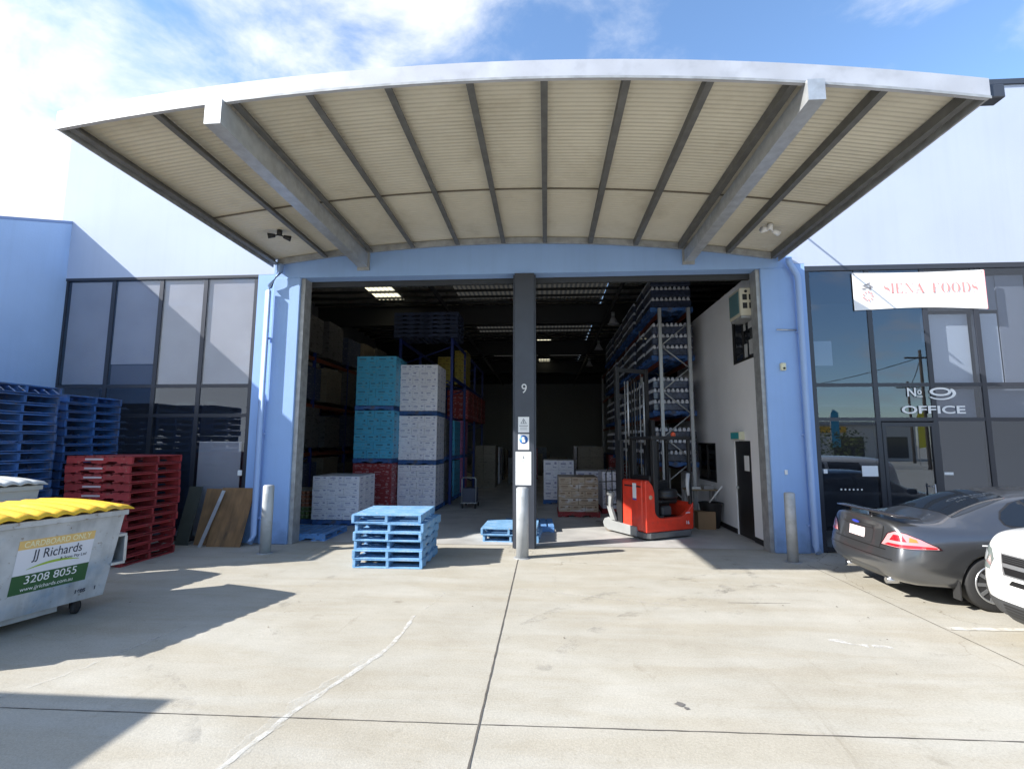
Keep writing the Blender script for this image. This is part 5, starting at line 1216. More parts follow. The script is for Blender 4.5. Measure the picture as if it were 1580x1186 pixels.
def car_shell(stations, paint, arches, name, parent):
    """stations: list of rows, each row = list of (x, y, z) for the left half from underside centre to roof centre"""
    bm = bmesh.new(); n = len(stations[0]); rows = []
    for st in stations:
        left = [bm.verts.new(p) for p in st]
        right = [left[j] if abs(st[j][1]) < 1e-6 else bm.verts.new((st[j][0], -st[j][1], st[j][2])) for j in range(n)]
        rows.append((left, right))
    for (l0, r0), (l1, r1) in zip(rows, rows[1:]):
        for j in range(n - 1):
            bm.faces.new((l0[j], l1[j], l1[j + 1], l0[j + 1])); bm.faces.new((r0[j], r0[j + 1], r1[j + 1], r1[j]))
    for (l, r_), flip in ((rows[0], False), (rows[-1], True)):
        mids = []
        for j in range(n):
            if l[j] is r_[j]: mids.append(l[j])
            else:
                bulge = 0.05 * (1 if not flip else 1)
                c = bm.verts.new(((l[j].co.x + (bulge if flip else -bulge)), 0, l[j].co.z)); mids.append(c)
        for j in range(n - 1):
            for a, b_ in ((l, mids), (mids, r_)):
                vs = [a[j], a[j + 1], b_[j + 1], b_[j]]; u = []
                for v in vs:
                    if v not in u: u.append(v)
                if len(u) > 2:
                    try: bm.faces.new(u if not flip else u[::-1])
                    except ValueError: pass
    bmesh.ops.recalc_face_normals(bm, faces=bm.faces)
    for f in bm.faces: f.smooth = True
    me = bpy.data.meshes.new(name); bm.to_mesh(me); bm.free()
    o = bpy.data.objects.new(name, me); COL.objects.link(o)
    ss = o.modifiers.new('sub', 'SUBSURF'); ss.levels = 3; ss.render_levels = 3
    cut = bmesh.new()
    for (x, z, r_, yin) in arches:
        for s_ in (-1, 1):
            mtx = Matrix.Translation((x, s_ * (yin + 0.35), z)) @ Matrix.Rotation(math.pi / 2, 4, 'X')
            bmesh.ops.create_cone(cut, cap_ends=True, segments=48, radius1=r_, radius2=r_, depth=0.70, matrix=mtx)
    cm = bpy.data.meshes.new('cut'); cut.to_mesh(cm); cut.free(); cm.materials.append(BLACK)
    co = bpy.data.objects.new('cut', cm); COL.objects.link(co)
    bo = o.modifiers.new('bool', 'BOOLEAN'); bo.object = co; bo.operation = 'DIFFERENCE'; bo.solver = 'EXACT'
    me.materials.append(paint); me.materials.append(BLACK)
    try: bo.material_mode = 'TRANSFER'
    except Exception: pass
    bpy.context.view_layer.update()
    dg = bpy.context.evaluated_depsgraph_get()
    ev = bpy.data.meshes.new_from_object(o.evaluated_get(dg))
    o.modifiers.remove(bo)
    bpy.context.view_layer.update(); dg = bpy.context.evaluated_depsgraph_get()
    full = bpy.data.meshes.new_from_object(o.evaluated_get(dg))
    bvh = BVHTree.FromPolygons([v.co.copy() for v in full.vertices], [list(p.vertices) for p in full.polygons])
    bpy.data.meshes.remove(full)
    o.modifiers.clear(); o.data = ev
    bpy.data.objects.remove(co)
    if parent: o.parent = parent
    return o, bvh

def shrink(bvh, name, poly, origin, direction, ua, va, m, parent, off=0.004, step=0.05, thick=0.0, smooth=True):
    """project a 2D outline (u, v along ua, va from origin) along direction on to the body and lift it by off"""
    O_, D_, U_, V_ = Vector(origin), Vector(direction).normalized(), Vector(ua).normalized(), Vector(va).normalized()
    pts = []
    for a, b_ in zip(poly, poly[1:] + poly[:1]):
        a, b_ = Vector(a), Vector(b_); k = max(1, int((b_ - a).length / step))
        for i in range(k): pts.append(a + (b_ - a) * i / k)
    nb_ = len(pts); edges = [(i, (i + 1) % nb_) for i in range(nb_)]
    u0, u1 = min(p.x for p in pts), max(p.x for p in pts); v0, v1 = min(p.y for p in pts), max(p.y for p in pts)
    u = u0 + step * 0.5
    while u < u1:
        v = v0 + step * 0.5
        while v < v1:
            if geometry.intersect_point_line is not None:
                c = Vector((u, v)); ins = False
                for i in range(nb_):
                    p, q_ = pts[i], pts[(i + 1) % nb_]
                    if (p.y > c.y) != (q_.y > c.y) and c.x < (q_.x - p.x) * (c.y - p.y) / (q_.y - p.y) + p.x: ins = not ins
                if ins and min((c - p).length for p in pts) > step * 0.35: pts.append(c)
            v += step
        u += step
    vo, eo, fo, *_ = geometry.delaunay_2d_cdt([Vector((p.x, p.y)) for p in pts], edges, [], 1, 1e-6)
    q = MB(); vs = []; last = None
    for p in vo:
        P0 = O_ + U_ * p.x + V_ * p.y
        hit, nrm, _, _ = bvh.ray_cast(P0, D_)
        if hit is None:
            hit, nrm, _, _ = bvh.find_nearest(P0 + D_ * 1.0)
            if nrm is None: nrm = -D_
        if nrm.dot(D_) > 0: nrm = -nrm
        vs.append(q.bm.verts.new(hit + nrm * off))
    for f in fo:
        try:
            ff = q.bm.faces.new([vs[i] for i in f]); ff.smooth = smooth
        except ValueError: pass
    q.bm.normal_update()
    for f in q.bm.faces:
        if f.normal.dot(D_) > 0: f.normal_flip()
    o = q.build(name, m, parent, recalc=False)
    if thick: s_ = o.modifiers.new('solid', 'SOLIDIFY'); s_.thickness = thick; s_.offset = 1
    return o

def wheel(parent, x, y, r, side, rim_m, spokes=5, wd=0.21):
    e = MB()
    Mx = Matrix.Translation((x, y, r)) @ Matrix.Rotation(math.pi / 2, 4, 'X')
    h = wd / 2
    e.lathe([(r * 0.69, -h), (r * 0.93, -h), (r * 0.985, -h * 0.8), (r, -h * 0.4), (r, h * 0.4), (r * 0.985, h * 0.8), (r * 0.93, h), (r * 0.69, h)], RUBBER, 44, Mx)
    t = e.build('wheel', RUBBER, parent)
    q = MB(); so_ = side
    rr = r * 0.70
    F = Matrix.Translation((x, y + so_ * (h - 0.005), r)) @ Matrix.Rotation(math.pi / 2, 4, 'X')
    q.lathe([(rr, -0.015), (rr, 0.015), (rr - 0.02, 0.012), (rr - 0.028, -0.01)], rim_m, 44, F)
    for k in range(spokes):
        for dd_ in (-0.14, 0.14):
            a = 2 * math.pi * k / spokes + 0.3
            M_ = F @ Matrix.Rotation(a, 4, 'Z')
            pts = [(0.04, dd_ * 0.12 - 0.018), (rr - 0.015, dd_ * 0.5 - 0.022 + dd_ * 0.0), (rr - 0.015, dd_ * 0.5 + 0.022), (0.04, dd_ * 0.12 + 0.018)]
            q.prism(pts, 'z', -0.012, 0.010, rim_m, M_)
    q.lathe([(0.0, -0.01), (0.055, -0.01), (0.05, 0.018), (0, 0.02)], rim_m, 20, F)
    q.build('rim', rim_m, t)
    q = MB(); q.lathe([(0.0, -0.09), (rr - 0.01, -0.09), (rr - 0.01, -0.085), (0.0, -0.085)], mat('brake_dark', (0.03, 0.03, 0.03), 0.5), 30, Matrix.Translation((x, y + so_ * (h - 0.005) , r)) @ Matrix.Rotation(math.pi / 2 * 1, 4, 'X') @ Matrix.Scale(so_ * -1, 4, (0, 0, 1)) @ Matrix.Translation((0, 0, 0)))
    q.build('brake', None, t)
    return t

def sedan(loc, rz):
    e = empty('parked_car', (loc[0], loc[1], 0), rz, 'dark grey sedan with boot spoiler parked tail-out before the office windows', 'car')
    paint = mat('gunmetal_car_paint', (0.14, 0.145, 0.155), 0.30, metal=0.8, coat=1.0)
    # knots by station: x, sill y/z, low side, mid side, shoulder y/z, belt y/z, glass foot y/z, mid glass, rail, roof, centre z
    #       x     sy   sz    ly   lz    my   mz    shy  shz   by   bz    gy   gz    qy   qz    ry   rz_   oy   oz   cz
    K = [
      (0.10, .62, .26, .80, .34, .84, .52, .80, .74, .74, .90, .66, 1.00, .54, 1.035, .38, 1.05, .20, 1.06, 1.062),
      (0.30, .74, .22, .885, .32, .925, .52, .90, .76, .83, .92, .73, 1.01, .58, 1.045, .40, 1.06, .20, 1.068, 1.07),
      (0.70, .78, .20, .905, .30, .935, .54, .925, .78, .87, .93, .75, 1.00, .60, 1.05, .42, 1.075, .21, 1.085, 1.09),
      (1.00, .79, .19, .91, .29, .935, .55, .93, .80, .885, .935, .77, 1.005, .64, 1.09, .50, 1.14, .26, 1.165, 1.17),
      (1.40, .79, .18, .91, .28, .93, .56, .93, .80, .89, .94, .80, 1.01, .68, 1.18, .54, 1.285, .30, 1.32, 1.325),
      (1.85, .79, .18, .91, .28, .93, .56, .925, .80, .885, .935, .815, 1.00, .71, 1.22, .57, 1.37, .32, 1.415, 1.42),
      (2.40, .79, .18, .91, .28, .93, .56, .92, .79, .88, .93, .815, .99, .71, 1.23, .58, 1.395, .33, 1.445, 1.45),
      (2.95, .79, .18, .91, .28, .93, .56, .92, .78, .88, .92, .81, .98, .70, 1.21, .57, 1.37, .32, 1.42, 1.425),
      (3.40, .79, .18, .91, .28, .93, .56, .92, .77, .875, .905, .795, .965, .70, 1.10, .56, 1.22, .31, 1.265, 1.27),
      (3.85, .79, .19, .91, .29, .93, .55, .92, .76, .87, .89, .77, .94, .66, .975, .52, 1.00, .28, 1.03, 1.035),
      (4.40, .78, .20, .90, .30, .93, .54, .91, .72, .85, .83, .74, .87, .62, .90, .45, .92, .24, .935, .94),
      (4.80, .70, .22, .82, .32, .87, .50, .82, .66, .74, .74, .64, .78, .52, .80, .38, .815, .2, .825, .83),
      (4.93, .55, .28, .66, .36, .70, .48, .66, .60, .58, .66, .50, .69, .42, .70, .30, .71, .16, .715, .72)]
    XS = [0.10, 0.2, 0.34, 0.55, 0.8, 1.0, 1.2, 1.45, 1.7, 1.95, 2.3, 2.7, 3.0, 3.3, 3.6, 3.85, 4.1, 4.4, 4.65, 4.82, 4.93]
    st = []
    for x in XS:
        v = catmull(K, x); P = [(x, 0, v[1])]
        for k in range(0, 18, 2): P.append((x, v[k], v[k + 1]))
        P.append((x, 0, v[18]))
        st.append(P)
    # tail shape: bumper proud, lid tucked in
    tail = [0.12, 0.08, -0.02, -0.07, 0.00, 0.02, 0.0, 0.0, 0.0, 0.0, 0.0]
    nose = [0.0, 0.0, 0.05, 0.04, 0.0, -0.02, -0.04, -0.05, -0.06, -0.06, -0.06]
    st[0] = [(p[0] + tail[j], p[1], p[2]) for j, p in enumerate(st[0])]
    st[1] = [(p[0] + tail[j] * 0.5, p[1], p[2]) for j, p in enumerate(st[1])]
    st[-1] = [(p[0] + nose[j], p[1], p[2]) for j, p in enumerate(st[-1])]
    body, bvh = car_shell(st, paint, [(1.13, 0.33, 0.365, 0.62), (3.97, 0.33, 0.365, 0.62)], 'body', e)
    CG = mat('car_glass', (0.012, 0.015, 0.02), 0.03, coat=0.0, spec=0.8)
    TRIM = mat('black_trim', (0.01, 0.01, 0.011), 0.4)
    RIM = mat('alloy_rim', (0.55, 0.56, 0.58), 0.3, metal=0.8)
    # rear window (seen from behind/above)
    up = lambda nm, poly, m_, off=0.004, par=body, st_=0.05: shrink(bvh, nm, poly, (0, 0, 3), (0, 0, -1), (1, 0, 0), (0, 1, 0), m_, par, off, st_)
    up('rear_window', [(0.93, -0.60), (0.90, 0.0), (0.93, 0.60), (1.40, 0.555), (1.66, 0.50), (1.70, 0), (1.66, -0.50), (1.40, -0.555)], CG)
    up('windscreen', [(3.10, -0.52), (3.06, 0), (3.10, 0.52), (3.70, 0.62), (3.78, 0), (3.70, -0.62)], CG)
    for s_ in (-1, 1):
        sd_ = lambda nm, poly, m_, off=0.004, par=body, st_=0.05: shrink(bvh, nm, poly, (0, 2 * s_, 0), (0, -s_, 0), (1, 0, 0), (0, 0, 1), m_, par, off, st_)
        sd_('window_surround', [(1.395, 1.035), (1.385, 1.10), (1.445, 1.19), (1.61, 1.288), (1.95, 1.372), (2.5, 1.385), (3.0, 1.35), (3.3, 1.22), (3.55, 1.045), (3.58, .975), (2.5, .982), (1.6, 1.0), (1.45, 1.005)], mat('window_rubber', (.02, .02, .022), .4), 0.003)
        sd_('side_window', [(1.41, 1.04), (1.40, 1.10), (1.46, 1.18), (1.62, 1.275), (1.72, 1.312), (1.88, 1.02), (1.6, 1.02), (1.47, 1.022)], CG, 0.007)
        sd_('side_window', [(1.925, 1.02), (1.765, 1.322), (1.95, 1.352), (2.42, 1.365), (2.42, 1.005), (2.2, 1.01)], CG, 0.007)
        sd_('side_window', [(2.50, 1.003), (2.50, 1.365), (2.95, 1.335), (3.25, 1.20), (3.50, 1.04), (3.52, 0.995)], CG, 0.007)
        for px_ in (1.60, 2.46, 3.42):
            sd_('door_gap', [(px_, 0.30), (px_ + 0.009, 0.30), (px_ + 0.009, 0.96), (px_, 0.96)] if px_ > 2 else [(1.62, 0.62), (1.63, 0.62), (1.70, .80), (1.70, .98), (1.69, .98), (1.69, .80)], TRIM, 0.002, st_=0.1)
        sd_('door_handle', [(1.92, 0.84), (2.10, 0.845), (2.10, 0.875), (1.92, 0.87)], paint, 0.025)
        sd_('side_marker', [(1.02, 0.79), (1.12, 0.79), (1.12, 0.805), (1.02, 0.805)], WHITE, 0.004)
        wheel(e, 1.13, s_ * 0.815, 0.33, s_, RIM, 5); wheel(e, 3.97, s_ * 0.815, 0.33, s_, RIM, 5)
        # tail lamp wraps round the corner: cast in from the rear quarter
        dv = Vector((0.80, -s_ * 0.62, 0)).normalized(); ua = Vector((-dv.y, dv.x, 0)); ua = ua if ua.x > 0 else -ua
        org = Vector((0.28, s_ * 0.74, 0)) - dv * 1.5
        def tl(nm, poly, m_, off, par=body): return shrink(bvh, nm, poly, org, dv, ua, (0, 0, 1), m_, par, off, 0.03)
        P_ = [(-0.30, 0.72), (-0.20, 0.88), (-0.10, 0.925), (0.02, 0.90), (0.16, 0.84), (0.30, 0.755), (0.32, 0.725), (0.1, 0.715)]
        lamp = tl('tail_lamp', P_, mat('lamp_dark_edge', (0.03, 0.005, 0.007), 0.2, coat=1), 0.006)
        cx_, cz_ = 0.0, 0.80
        sc = lambda k_, dz=0: [(cx_ + (p[0] - cx_) * k_, cz_ + (p[1] - cz_) * k_ + dz) for p in P_]
        tl('lens', sc(0.92), mat('lamp_clear', (0.56, 0.26, 0.27), 0.15, coat=1), 0.010, lamp)
        tl('red_band', [(-0.23, 0.732), (-0.18, 0.762), (0.12, 0.765), (0.28, 0.752), (0.27, 0.735), (0.05, 0.728)], mat('lamp_red', (0.55, 0.012, 0.02), 0.15, coat=1), 0.013, lamp)
        tl('red_reflector', [(-0.16, 0.80), (-0.11, 0.875), (-0.02, 0.875), (0.03, 0.80)], mat('lamp_red', (0.55, 0.012, 0.02), 0.15, coat=1), 0.013, lamp)
        tl('indicator', [(0.05, 0.80), (0.05, 0.855), (0.11, 0.835), (0.13, 0.80)], mat('lamp_orange', (0.75, 0.2, 0.03), 0.15, coat=1), 0.013, lamp)
        # mudflap
        q = MB(); q.prism([(0.72, s_ * 0.80), (0.735, s_ * 0.80), (0.735, s_ * 0.925), (0.72, s_ * 0.925)], 'z', 0.13, 0.36); q.build('mudflap', RUBBER, e)
        q = MB(); q.box(3.42, 3.60, s_ * 0.98 - 0.06, s_ * 0.98 + 0.06, 0.96, 1.08, bev=.03); q.build('mirror', paint, e)
    rear = lambda nm, poly, m_, off=0.004, par=body, st_=0.04: shrink(bvh, nm, poly, (-2, 0, 0), (1, 0, 0), (0, 1, 0), (0, 0, 1), m_, par, off, st_)
    rear('plate_recess', [(-0.34, 0.70), (0.34, 0.70), (0.36, 0.90), (-0.36, 0.90)], mat('recess_grey', (0.03, 0.03, 0.033), 0.4), 0.004)
    rear('number_plate', [(-0.19, 0.745), (0.19, 0.745), (0.19, 0.875), (-0.19, 0.875)], mat('plate_white', (0.75, 0.62, 0.62), 0.5), 0.012)
    rear('boot_trim', [(-0.36, 0.905), (0.36, 0.905), (0.36, 0.93), (-0.36, 0.93)], paint, 0.02)
    rear('badge', [(0.10, 0.945), (0.06, 0.962), (0.0, 0.967), (-0.06, 0.962), (-0.10, 0.945), (-.06, .93), (0, .925), (.06, .93)], mat('badge_blue', (0.03, 0.05, 0.4), 0.3), 0.024)
    rear('boot_gap', [(-0.62, 0.660), (0.62, 0.660), (0.62, 0.674), (-0.62, 0.674)], TRIM, 0.002, st_=0.08)
    for s_ in (-1, 1): rear('boot_gap', [(s_ * 0.50, 0.674), (s_ * 0.514, 0.674), (s_ * 0.56, 0.96), (s_ * 0.546, 0.96)], TRIM, 0.002, st_=0.08)
    rear('bumper_step', [(-0.74, 0.55), (0.74, 0.55), (0.74, 0.562), (-0.74, 0.562)], TRIM, 0.002, st_=0.08)
    rear('diffuser', [(-0.52, 0.265), (0.52, 0.265), (0.44, 0.38), (-0.44, 0.38)], mat('diffuser_grey', (0.06, 0.065, 0.07), 0.4), 0.004)
    for s_ in (-1, 1):
        q = MB(); q.lathe([(0.036, 0), (0.044, 0), (0.044, 0.2), (0.036, 0.2)], mat('chrome', (.6, .6, .62), .15, metal=1), 18, Matrix.Translation((0.13, s_ * 0.48, 0.245)) @ Matrix.Rotation(math.pi / 2, 4, 'Y')); q.build('exhaust_tip', None, e)
    # spoiler: blade on two posts
    q = MB(); n_ = 22; prev = None
    for i in range(n_ + 1):
        t = -1 + 2 * i / n_; y = t * 0.72; ax = abs(t)
        x0_ = 0.02 + 0.16 * ax ** 3; zc = 1.135 - 0.045 * ax ** 4
        ch = 0.20 + .10 * ax ** 4
        ring = [(x0_, zc + 0.012), (x0_ + ch * 0.5, zc + 0.018), (x0_ + ch, zc - 0.012), (x0_ + ch, zc - 0.022), (x0_ + ch * .5, zc - 0.012), (x0_, zc - 0.004)]
        cur = [q.bm.verts.new((p[0], y, p[1])) for p in ring]
        if prev:
            for k in range(6):
                f = q.bm.faces.new((prev[k], prev[(k + 1) % 6], cur[(k + 1) % 6], cur[k])); f.smooth = True
        else: q.bm.faces.new(cur)
        prev = cur
    q.bm.faces.new(prev[::-1])
    for s_ in (-1, 1):
        q.box(0.12, 0.24, s_ * .25 - .03, s_ * .25 + .03, 1.04, 1.125, bev=.008)
    q.build('spoiler', mat('gunmetal_dark_gloss', (0.035, 0.033, 0.037), 0.2, metal=.3, coat=1), body)
    up('aerial_base', [(1.78, -0.03), (1.78, 0.03), (1.9, 0.015), (1.9, -0.015)], TRIM, 0.03)
    return e
sedan((4.44, -2.20), R(-2.8))

def suv(loc, rz):
    """nose at local x = 0, body running to +x; seen is the front corner"""
    e = empty('parked_car', (loc[0], loc[1], 0), rz, 'white four wheel drive wagon cut off by the right picture edge', 'car')
    paint = mat('white_car_paint', (0.78, 0.78, 0.77), 0.3, coat=1.0)
    K = [
      (0.10, .56, .20, .70, .32, .76, .58, .74, .80, .68, .98, .60, 1.07, .48, 1.10, .34, 1.115, .17, 1.12, 1.122),
      (0.35, .70, .19, .86, .32, .90, .58, .88, .84, .82, 1.03, .72, 1.115, .56, 1.15, .40, 1.165, .2, 1.17, 1.175),
      (0.80, .78, .20, .915, .34, .94, .62, .93, .88, .87, 1.06, .76, 1.145, .60, 1.18, .42, 1.20, .21, 1.21, 1.215),
      (1.30, .80, .22, .92, .34, .945, .62, .935, .88, .88, 1.03, .79, 1.11, .66, 1.18, .50, 1.23, .26, 1.26, 1.265),
      (1.90, .80, .22, .92, .34, .945, .62, .935, .90, .89, 1.05, .83, 1.13, .75, 1.42, .62, 1.58, .34, 1.64, 1.65),
      (3.00, .80, .22, .92, .34, .945, .62, .935, .92, .89, 1.07, .84, 1.15, .77, 1.46, .64, 1.66, .34, 1.71, 1.72),
      (4.10, .80, .22, .92, .34, .94, .62, .93, .94, .88, 1.09, .83, 1.17, .76, 1.44, .62, 1.62, .33, 1.68, 1.69),
      (4.60, .70, .30, .84, .42, .88, .62, .86, .90, .80, 1.05, .76, 1.12, .68, 1.36, .56, 1.52, .3, 1.58, 1.59)]
    XS = [0.10, 0.22, 0.38, 0.6, 0.85, 1.1, 1.3, 1.6, 1.95, 2.4, 3.0, 3.5, 4.1, 4.4, 4.6]
    st = []
    for x in XS:
        v = catmull(K, x); P = [(x, 0, v[1])] + [(x, v[k], v[k + 1]) for k in range(0, 18, 2)] + [(x, 0, v[18])]
        st.append(P)
    nose = [0.10, 0.06, -0.02, -0.04, 0.0, 0.04, 0.10, 0.13, 0.15, 0.15, 0.15]
    st[0] = [(p[0] + nose[j], p[1], p[2]) for j, p in enumerate(st[0])]
    body, bvh = car_shell(st, paint, [(0.95, 0.36, 0.40, 0.62), (3.65, 0.36, 0.40, 0.62)], 'body', e)
    CG = mat('car_glass', (0.012, 0.015, 0.02), 0.03, spec=0.8); TRIM = mat('black_trim', (0.01, 0.01, 0.011), 0.4); PL = mat('grey_bumper_plastic', (0.05, 0.052, 0.056), 0.6)
    RIM = mat('alloy_rim', (0.55, 0.56, 0.58), 0.3, metal=0.8)
    front = lambda nm, poly, m_, off=0.004, par=body, st_=0.05: shrink(bvh, nm, poly, (-2, 0, 0), (1, 0, 0), (0, 1, 0), (0, 0, 1), m_, par, off, st_)
    CH = mat('grille_silver', (0.45, 0.46, 0.48), 0.3, metal=.7)
    gr = front('grille', [(-0.50, 0.80), (-0.47, 0.68), (0.47, 0.68), (0.50, 0.80), (0.52, 0.90), (-0.52, 0.90)], CH, 0.006)
    front('grille_mesh', [(-0.48, 0.805), (0.48, 0.805), (0.50, 0.885), (-0.50, 0.885)], TRIM, 0.010, gr)
    front('grille_mesh', [(-0.44, 0.695), (0.44, 0.695), (0.47, 0.765), (-0.47, 0.765)], TRIM, 0.010, gr)
    for k in range(3): front('slat', [(-0.48, 0.825 + k * .02), (0.48, 0.825 + k * .02), (0.48, 0.830 + k * .02), (-0.48, 0.830 + k * .02)], PL, 0.014, gr, .08)
    front('badge', [(0.06, 0.785), (0, 0.81), (-0.06, 0.785), (0, 0.76)], CH, 0.02, gr)
    front('air_intake', [(-0.40, 0.60), (0.40, 0.60), (0.36, 0.65), (-0.36, 0.65)], TRIM, 0.005)
    front('lower_bumper', [(-0.60, 0.20), (0.60, 0.20), (0.74, 0.33), (0.80, 0.44), (0.55, 0.42), (-0.55, 0.42), (-0.80, 0.44), (-0.74, 0.33)], PL, 0.008)
    for k in range(4): front('lower_slat', [(-0.5, 0.28 + k * .03), (0.5, 0.28 + k * .03), (0.5, 0.295 + k * .03), (-0.5, 0.295 + k * .03)], TRIM, 0.012, body, .08)
    front('number_plate', [(-0.19, 0.48), (0.19, 0.48), (0.19, 0.59), (-0.19, 0.59)], mat('plate_white', (0.75, 0.62, 0.62), 0.5), 0.014)
    for s_ in (-1, 1):
        dv = Vector((0.80, -s_ * 0.60, 0)).normalized(); ua = Vector((-dv.y, dv.x, 0)); ua = ua if ua.x > 0 else -ua
        org = Vector((0.25, s_ * 0.70, 0)) - dv * 1.5
        hl = shrink(bvh, 'headlight', [(-0.12, 0.70), (-0.16, 0.82), (-0.10, 0.92), (0.06, 0.99), (0.28, 1.02), (0.30, 0.96), (0.12, 0.80), (0.0, 0.71)], org, dv, ua, (0, 0, 1), mat('headlight_lens', (0.24, 0.28, 0.27), 0.1, metal=.3, coat=1), body, 0.006, 0.04)
        shrink(bvh, 'reflector', [(-0.06, 0.78), (-0.08, 0.86), (0.0, 0.92), (0.06, 0.88), (0.04, .80)], org, dv, ua, (0, 0, 1), mat('lamp_bright', (.7, .72, .72), .1, metal=.6), hl, 0.010, 0.03)
        shrink(bvh, 'fog_lamp', [(-0.06, 0.44), (0.05, 0.44), (0.06, 0.50), (-0.04, 0.52)], org, dv, ua, (0, 0, 1), mat('lamp_bright', (.7, .72, .72), .1, metal=.6), body, 0.010, 0.03)
        sd_ = lambda nm, poly, m_, off=0.004, par=body, st_=0.06: shrink(bvh, nm, poly, (0, 2 * s_, 0), (0, -s_, 0), (1, 0, 0), (0, 0, 1), m_, par, off, st_)
        sd_('side_window', [(1.75, 1.17), (2.10, 1.50), (2.7, 1.56), (2.7, 1.17)], CG, 0.005); sd_('side_window', [(2.8, 1.18), (2.8, 1.56), (3.6, 1.54), (3.65, 1.19)], CG, 0.005)
        sd_('sill_trim', [(1.38, 0.28), (3.2, 0.28), (3.2, 0.42), (1.38, 0.42)], PL, 0.004)
        wheel(e, 0.95, s_ * 0.815, 0.36, s_, RIM, 5); wheel(e, 3.65, s_ * 0.815, 0.36, s_, RIM, 5)
        q = MB(); q.box(1.62, 1.80, s_ * 1.0 - 0.08, s_ * 1.0 + 0.08, 1.10, 1.28, bev=.04); q.build('mirror', paint, e)
    shrink(bvh, 'windscreen', [(1.36, -0.60), (1.30, 0), (1.36, 0.60), (1.80, 0.58), (1.86, 0), (1.80, -0.58)], (0, 0, 3), (0, 0, -1), (1, 0, 0), (0, 1, 0), CG, body, 0.005, 0.06)
    return e
suv((4.77, -4.60), R(2))

# ------------------------------------------------------------------ things outside the frame that cast the shade in the lower left and stand in the reflections
e = empty('shade_casting_truck', (-7.85, -7.79, 0), 0, 'unseen white box truck added at left to cast the foreground shade', 'truck')  # truck shape added out of view to throw the lower left ground shade
q = MB(); q.box(-2.4, 0, -5.2, 0, 0.95, 3.28, bev=0.03); q.build('cargo_box', WHITE, e)
q = MB(); q.prism([(-5.25, 0.55), (-7.0, 0.55), (-7.05, 1.3), (-6.75, 2.3), (-5.25, 2.35)], 'x', -2.25, -0.15); q.build('cab', WHITE, e)
q = MB(); q.box(-2.2, -0.2, -5.2, -0.1, 0.7, 0.94); q.build('chassis', BLACK, e)
for y in (-1.2, -6.0):
    for x in (-0.25, -2.15):
        q = MB(); q.lathe([(0.1, -0.13), (0.45, -0.13), (0.47, 0), (0.45, 0.13), (0.1, 0.13)], RUBBER, 28, Matrix.Translation((x, y, 0.472)) @ Matrix.Rotation(math.pi / 2, 4, 'Y')); q.build('wheel', RUBBER, e)
# street behind the camera
LEAF = mat('hedge_leaf', (0.09, 0.11, 0.02), 0.7, var=0.5, scale=3)
def hedge(x0, x1, y, h, lab):
    q = MB(); rnd = random.Random(int(x0 * 10))
    for k in range(int((x1 - x0) * 170)):
        c = Vector((rnd.uniform(x0, x1), y + rnd.uniform(-0.6, 0.6), rnd.uniform(0.1, h + 0.25 * math.sin(k))))
        a = rnd.uniform(0, 6.28); s_ = rnd.uniform(0.07, 0.16); u_ = Vector((math.cos(a), math.sin(a), rnd.uniform(-.5, .5))); v_ = Vector((rnd.uniform(-1, 1), rnd.uniform(-1, 1), 1)).normalized()
        q.bm.faces.new([q.bm.verts.new(p) for p in (c - u_ * s_, c - v_ * s_ * .6, c + u_ * s_, c + v_ * s_ * .6)])
    tag(q.build('hedge', LEAF, recalc=False), lab, 'hedge')
hedge(16, 27, -34, 3.2, 'yellow green street hedge mirrored in the office glass')
hedge(-22, -8, -40, 3.0, 'long street hedge mirrored low in the left windows')
e = empty('shop_building', (18, -52, 0), 0, 'low pale shop across the street mirrored in the office glass', 'building')
q = MB(); q.box(0, 26, -8, 0, 0, 4.2); q.build('wall', mat('shop_wall', (.6, .58, .55), .8), e)
q = MB(); q.box(-.3, 26.3, -8.3, .3, 4.21, 4.6); q.build('roof', mat('shop_roof', (.35, .36, .38), .6), e)
for k in range(5): q = MB(); q.box(1.5 + k * 5, 5 + k * 5, .001, .05, .3, 2.8); q.build('window', mat('dark_glass', (0.01, 0.012, 0.015), 0.05), e)
q = MB(); q.box(12, 18, .06, .2, 3.3, 4.0); q.build('sign_panel', mat('shop_yellow', (.75, .42, .03), .6), e)
for k, (x, c, nm) in enumerate(((21.5, (0.05, 0.35, 0.55), 'blue'), (24.2, (0.75, 0.65, 0.03), 'yellow'), (26.6, (0.05, 0.35, 0.55), 'blue'), (35.0, (.75, .6, .03), 'yellow'))):
    e = empty('feather_flag', (x, -36 - k, 0), 0, '%s feather flag across the street, %s in the row' % (nm, ['first', 'second', 'third', 'fourth'][k]), 'flag')
    q = MB(); q.tube([(0, 0, 0), (0, 0, 4.6), (0.3, 0, 5.2)], 0.03, GALV, 6); q.build('pole', GALV, e)
    q = MB(); q.prism([(0.02, 1.6), (0.02, 4.6), (0.3, 5.2), (0.75, 4.9), (0.8, 1.7)], 'y', -0.01, 0.01); q.build('cloth', mat('flag_' + nm, c, .7), e)
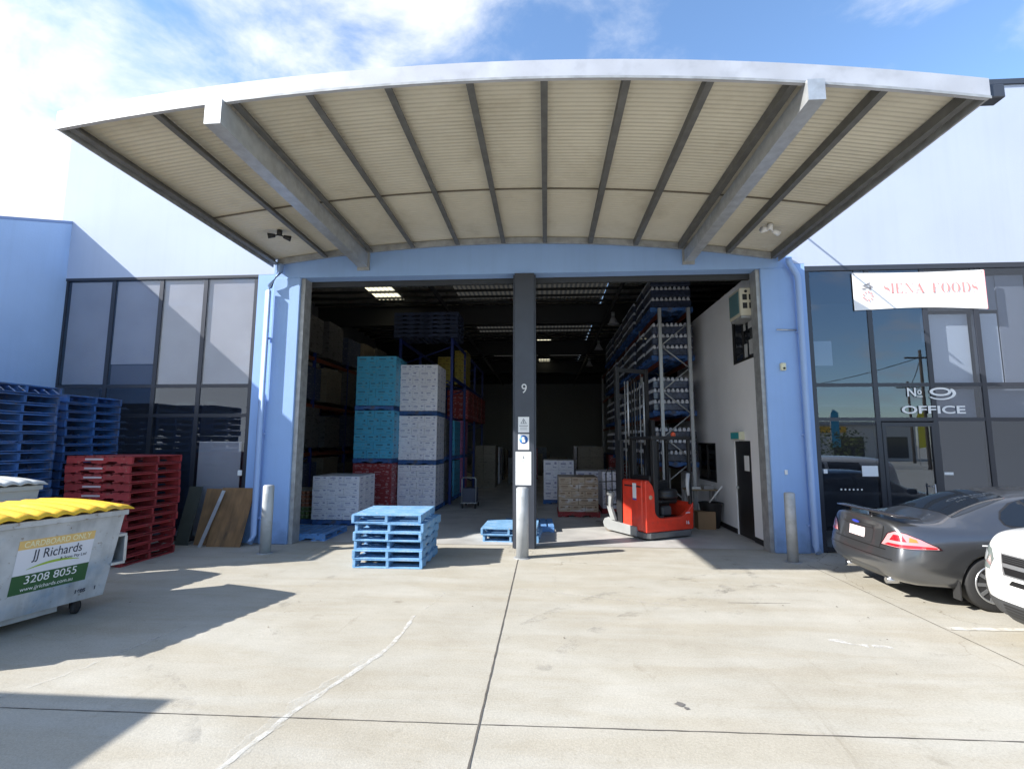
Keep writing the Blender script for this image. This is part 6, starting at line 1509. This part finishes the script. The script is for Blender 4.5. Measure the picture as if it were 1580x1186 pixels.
for k, (x, y, h) in enumerate(((24, -40, 8.0), (30, -31, 9.5), (-16, -42, 9.0), (38, -44, 8.5))):
    e = empty('power_pole', (x, y, 0), 0, '%s street power pole behind the viewer' % ['first', 'second', 'third', 'fourth'][k], 'pole')
    q = MB(); q.tube([(0, 0, 0), (0, 0, h)], 0.14, mat('pole_timber', (.10, .08, .06), .9), 10, r2=.1); q.build('post', None, e)
    q = MB(); q.box(-1.2, 1.2, -0.06, 0.06, h - 0.7, h - 0.58); q.build('crossarm', mat('pole_timber', (.10, .08, .06), .9), e)
def wire(a, b_, sag, lab):
    a, b_ = Vector(a), Vector(b_); q = MB()
    q.tube([a + (b_ - a) * t / 12 - Vector((0, 0, sag * 4 * (t / 12) * (1 - t / 12))) for t in range(13)], 0.03, BLACK, 5); tag(q.build('power_line', BLACK), lab, 'power line')
wire((24, -40, 7.4), (30, -31, 8.9), .3, 'overhead wire between the first and second street poles')
wire((-16, -42, 8.4), (24, -40, 7.5), 1.2, 'upper long overhead wire across the street')
wire((-16, -42, 7.6), (24, -40, 6.9), 1.4, 'lower long overhead wire across the street')
wire((30, -31, 8.8), (38, -44, 7.9), .4, 'overhead wire between the second and fourth street poles')
e = empty('factory_building', (-40, -58, 0), 0, 'long low grey factory across the street mirrored in the left windows', 'building')
q = MB(); q.box(0, 44, -8, 0, 0, 4.6); q.build('wall', mat('factory_grey', (.28, .29, .3), .8), e)
q = MB(); q.prism([(-8.4, 4.61), (.4, 4.61), (-4, 5.6)], 'x', -.3, 44.3); q.build('roof', mat('factory_roof', (.2, .2, .22), .6), e)
# side wing wall on the right, outside the frame, seen only as a reflection
e = empty('wing_wall', (12.3, -6.3, 0), 0, 'pale precast wing wall beyond the right picture edge', 'wall')
q = MB(); q.box(0, 0.2, 0, 6.38, 0, 9.0); q.build('panel', mat('wing_grey_concrete', (0.20, 0.21, 0.235), 0.85), e)
q = MB(); q.box(-0.05, 0.25, -0.05, 6.35, 9.01, 9.1); q.build('coping', CHAR, e)
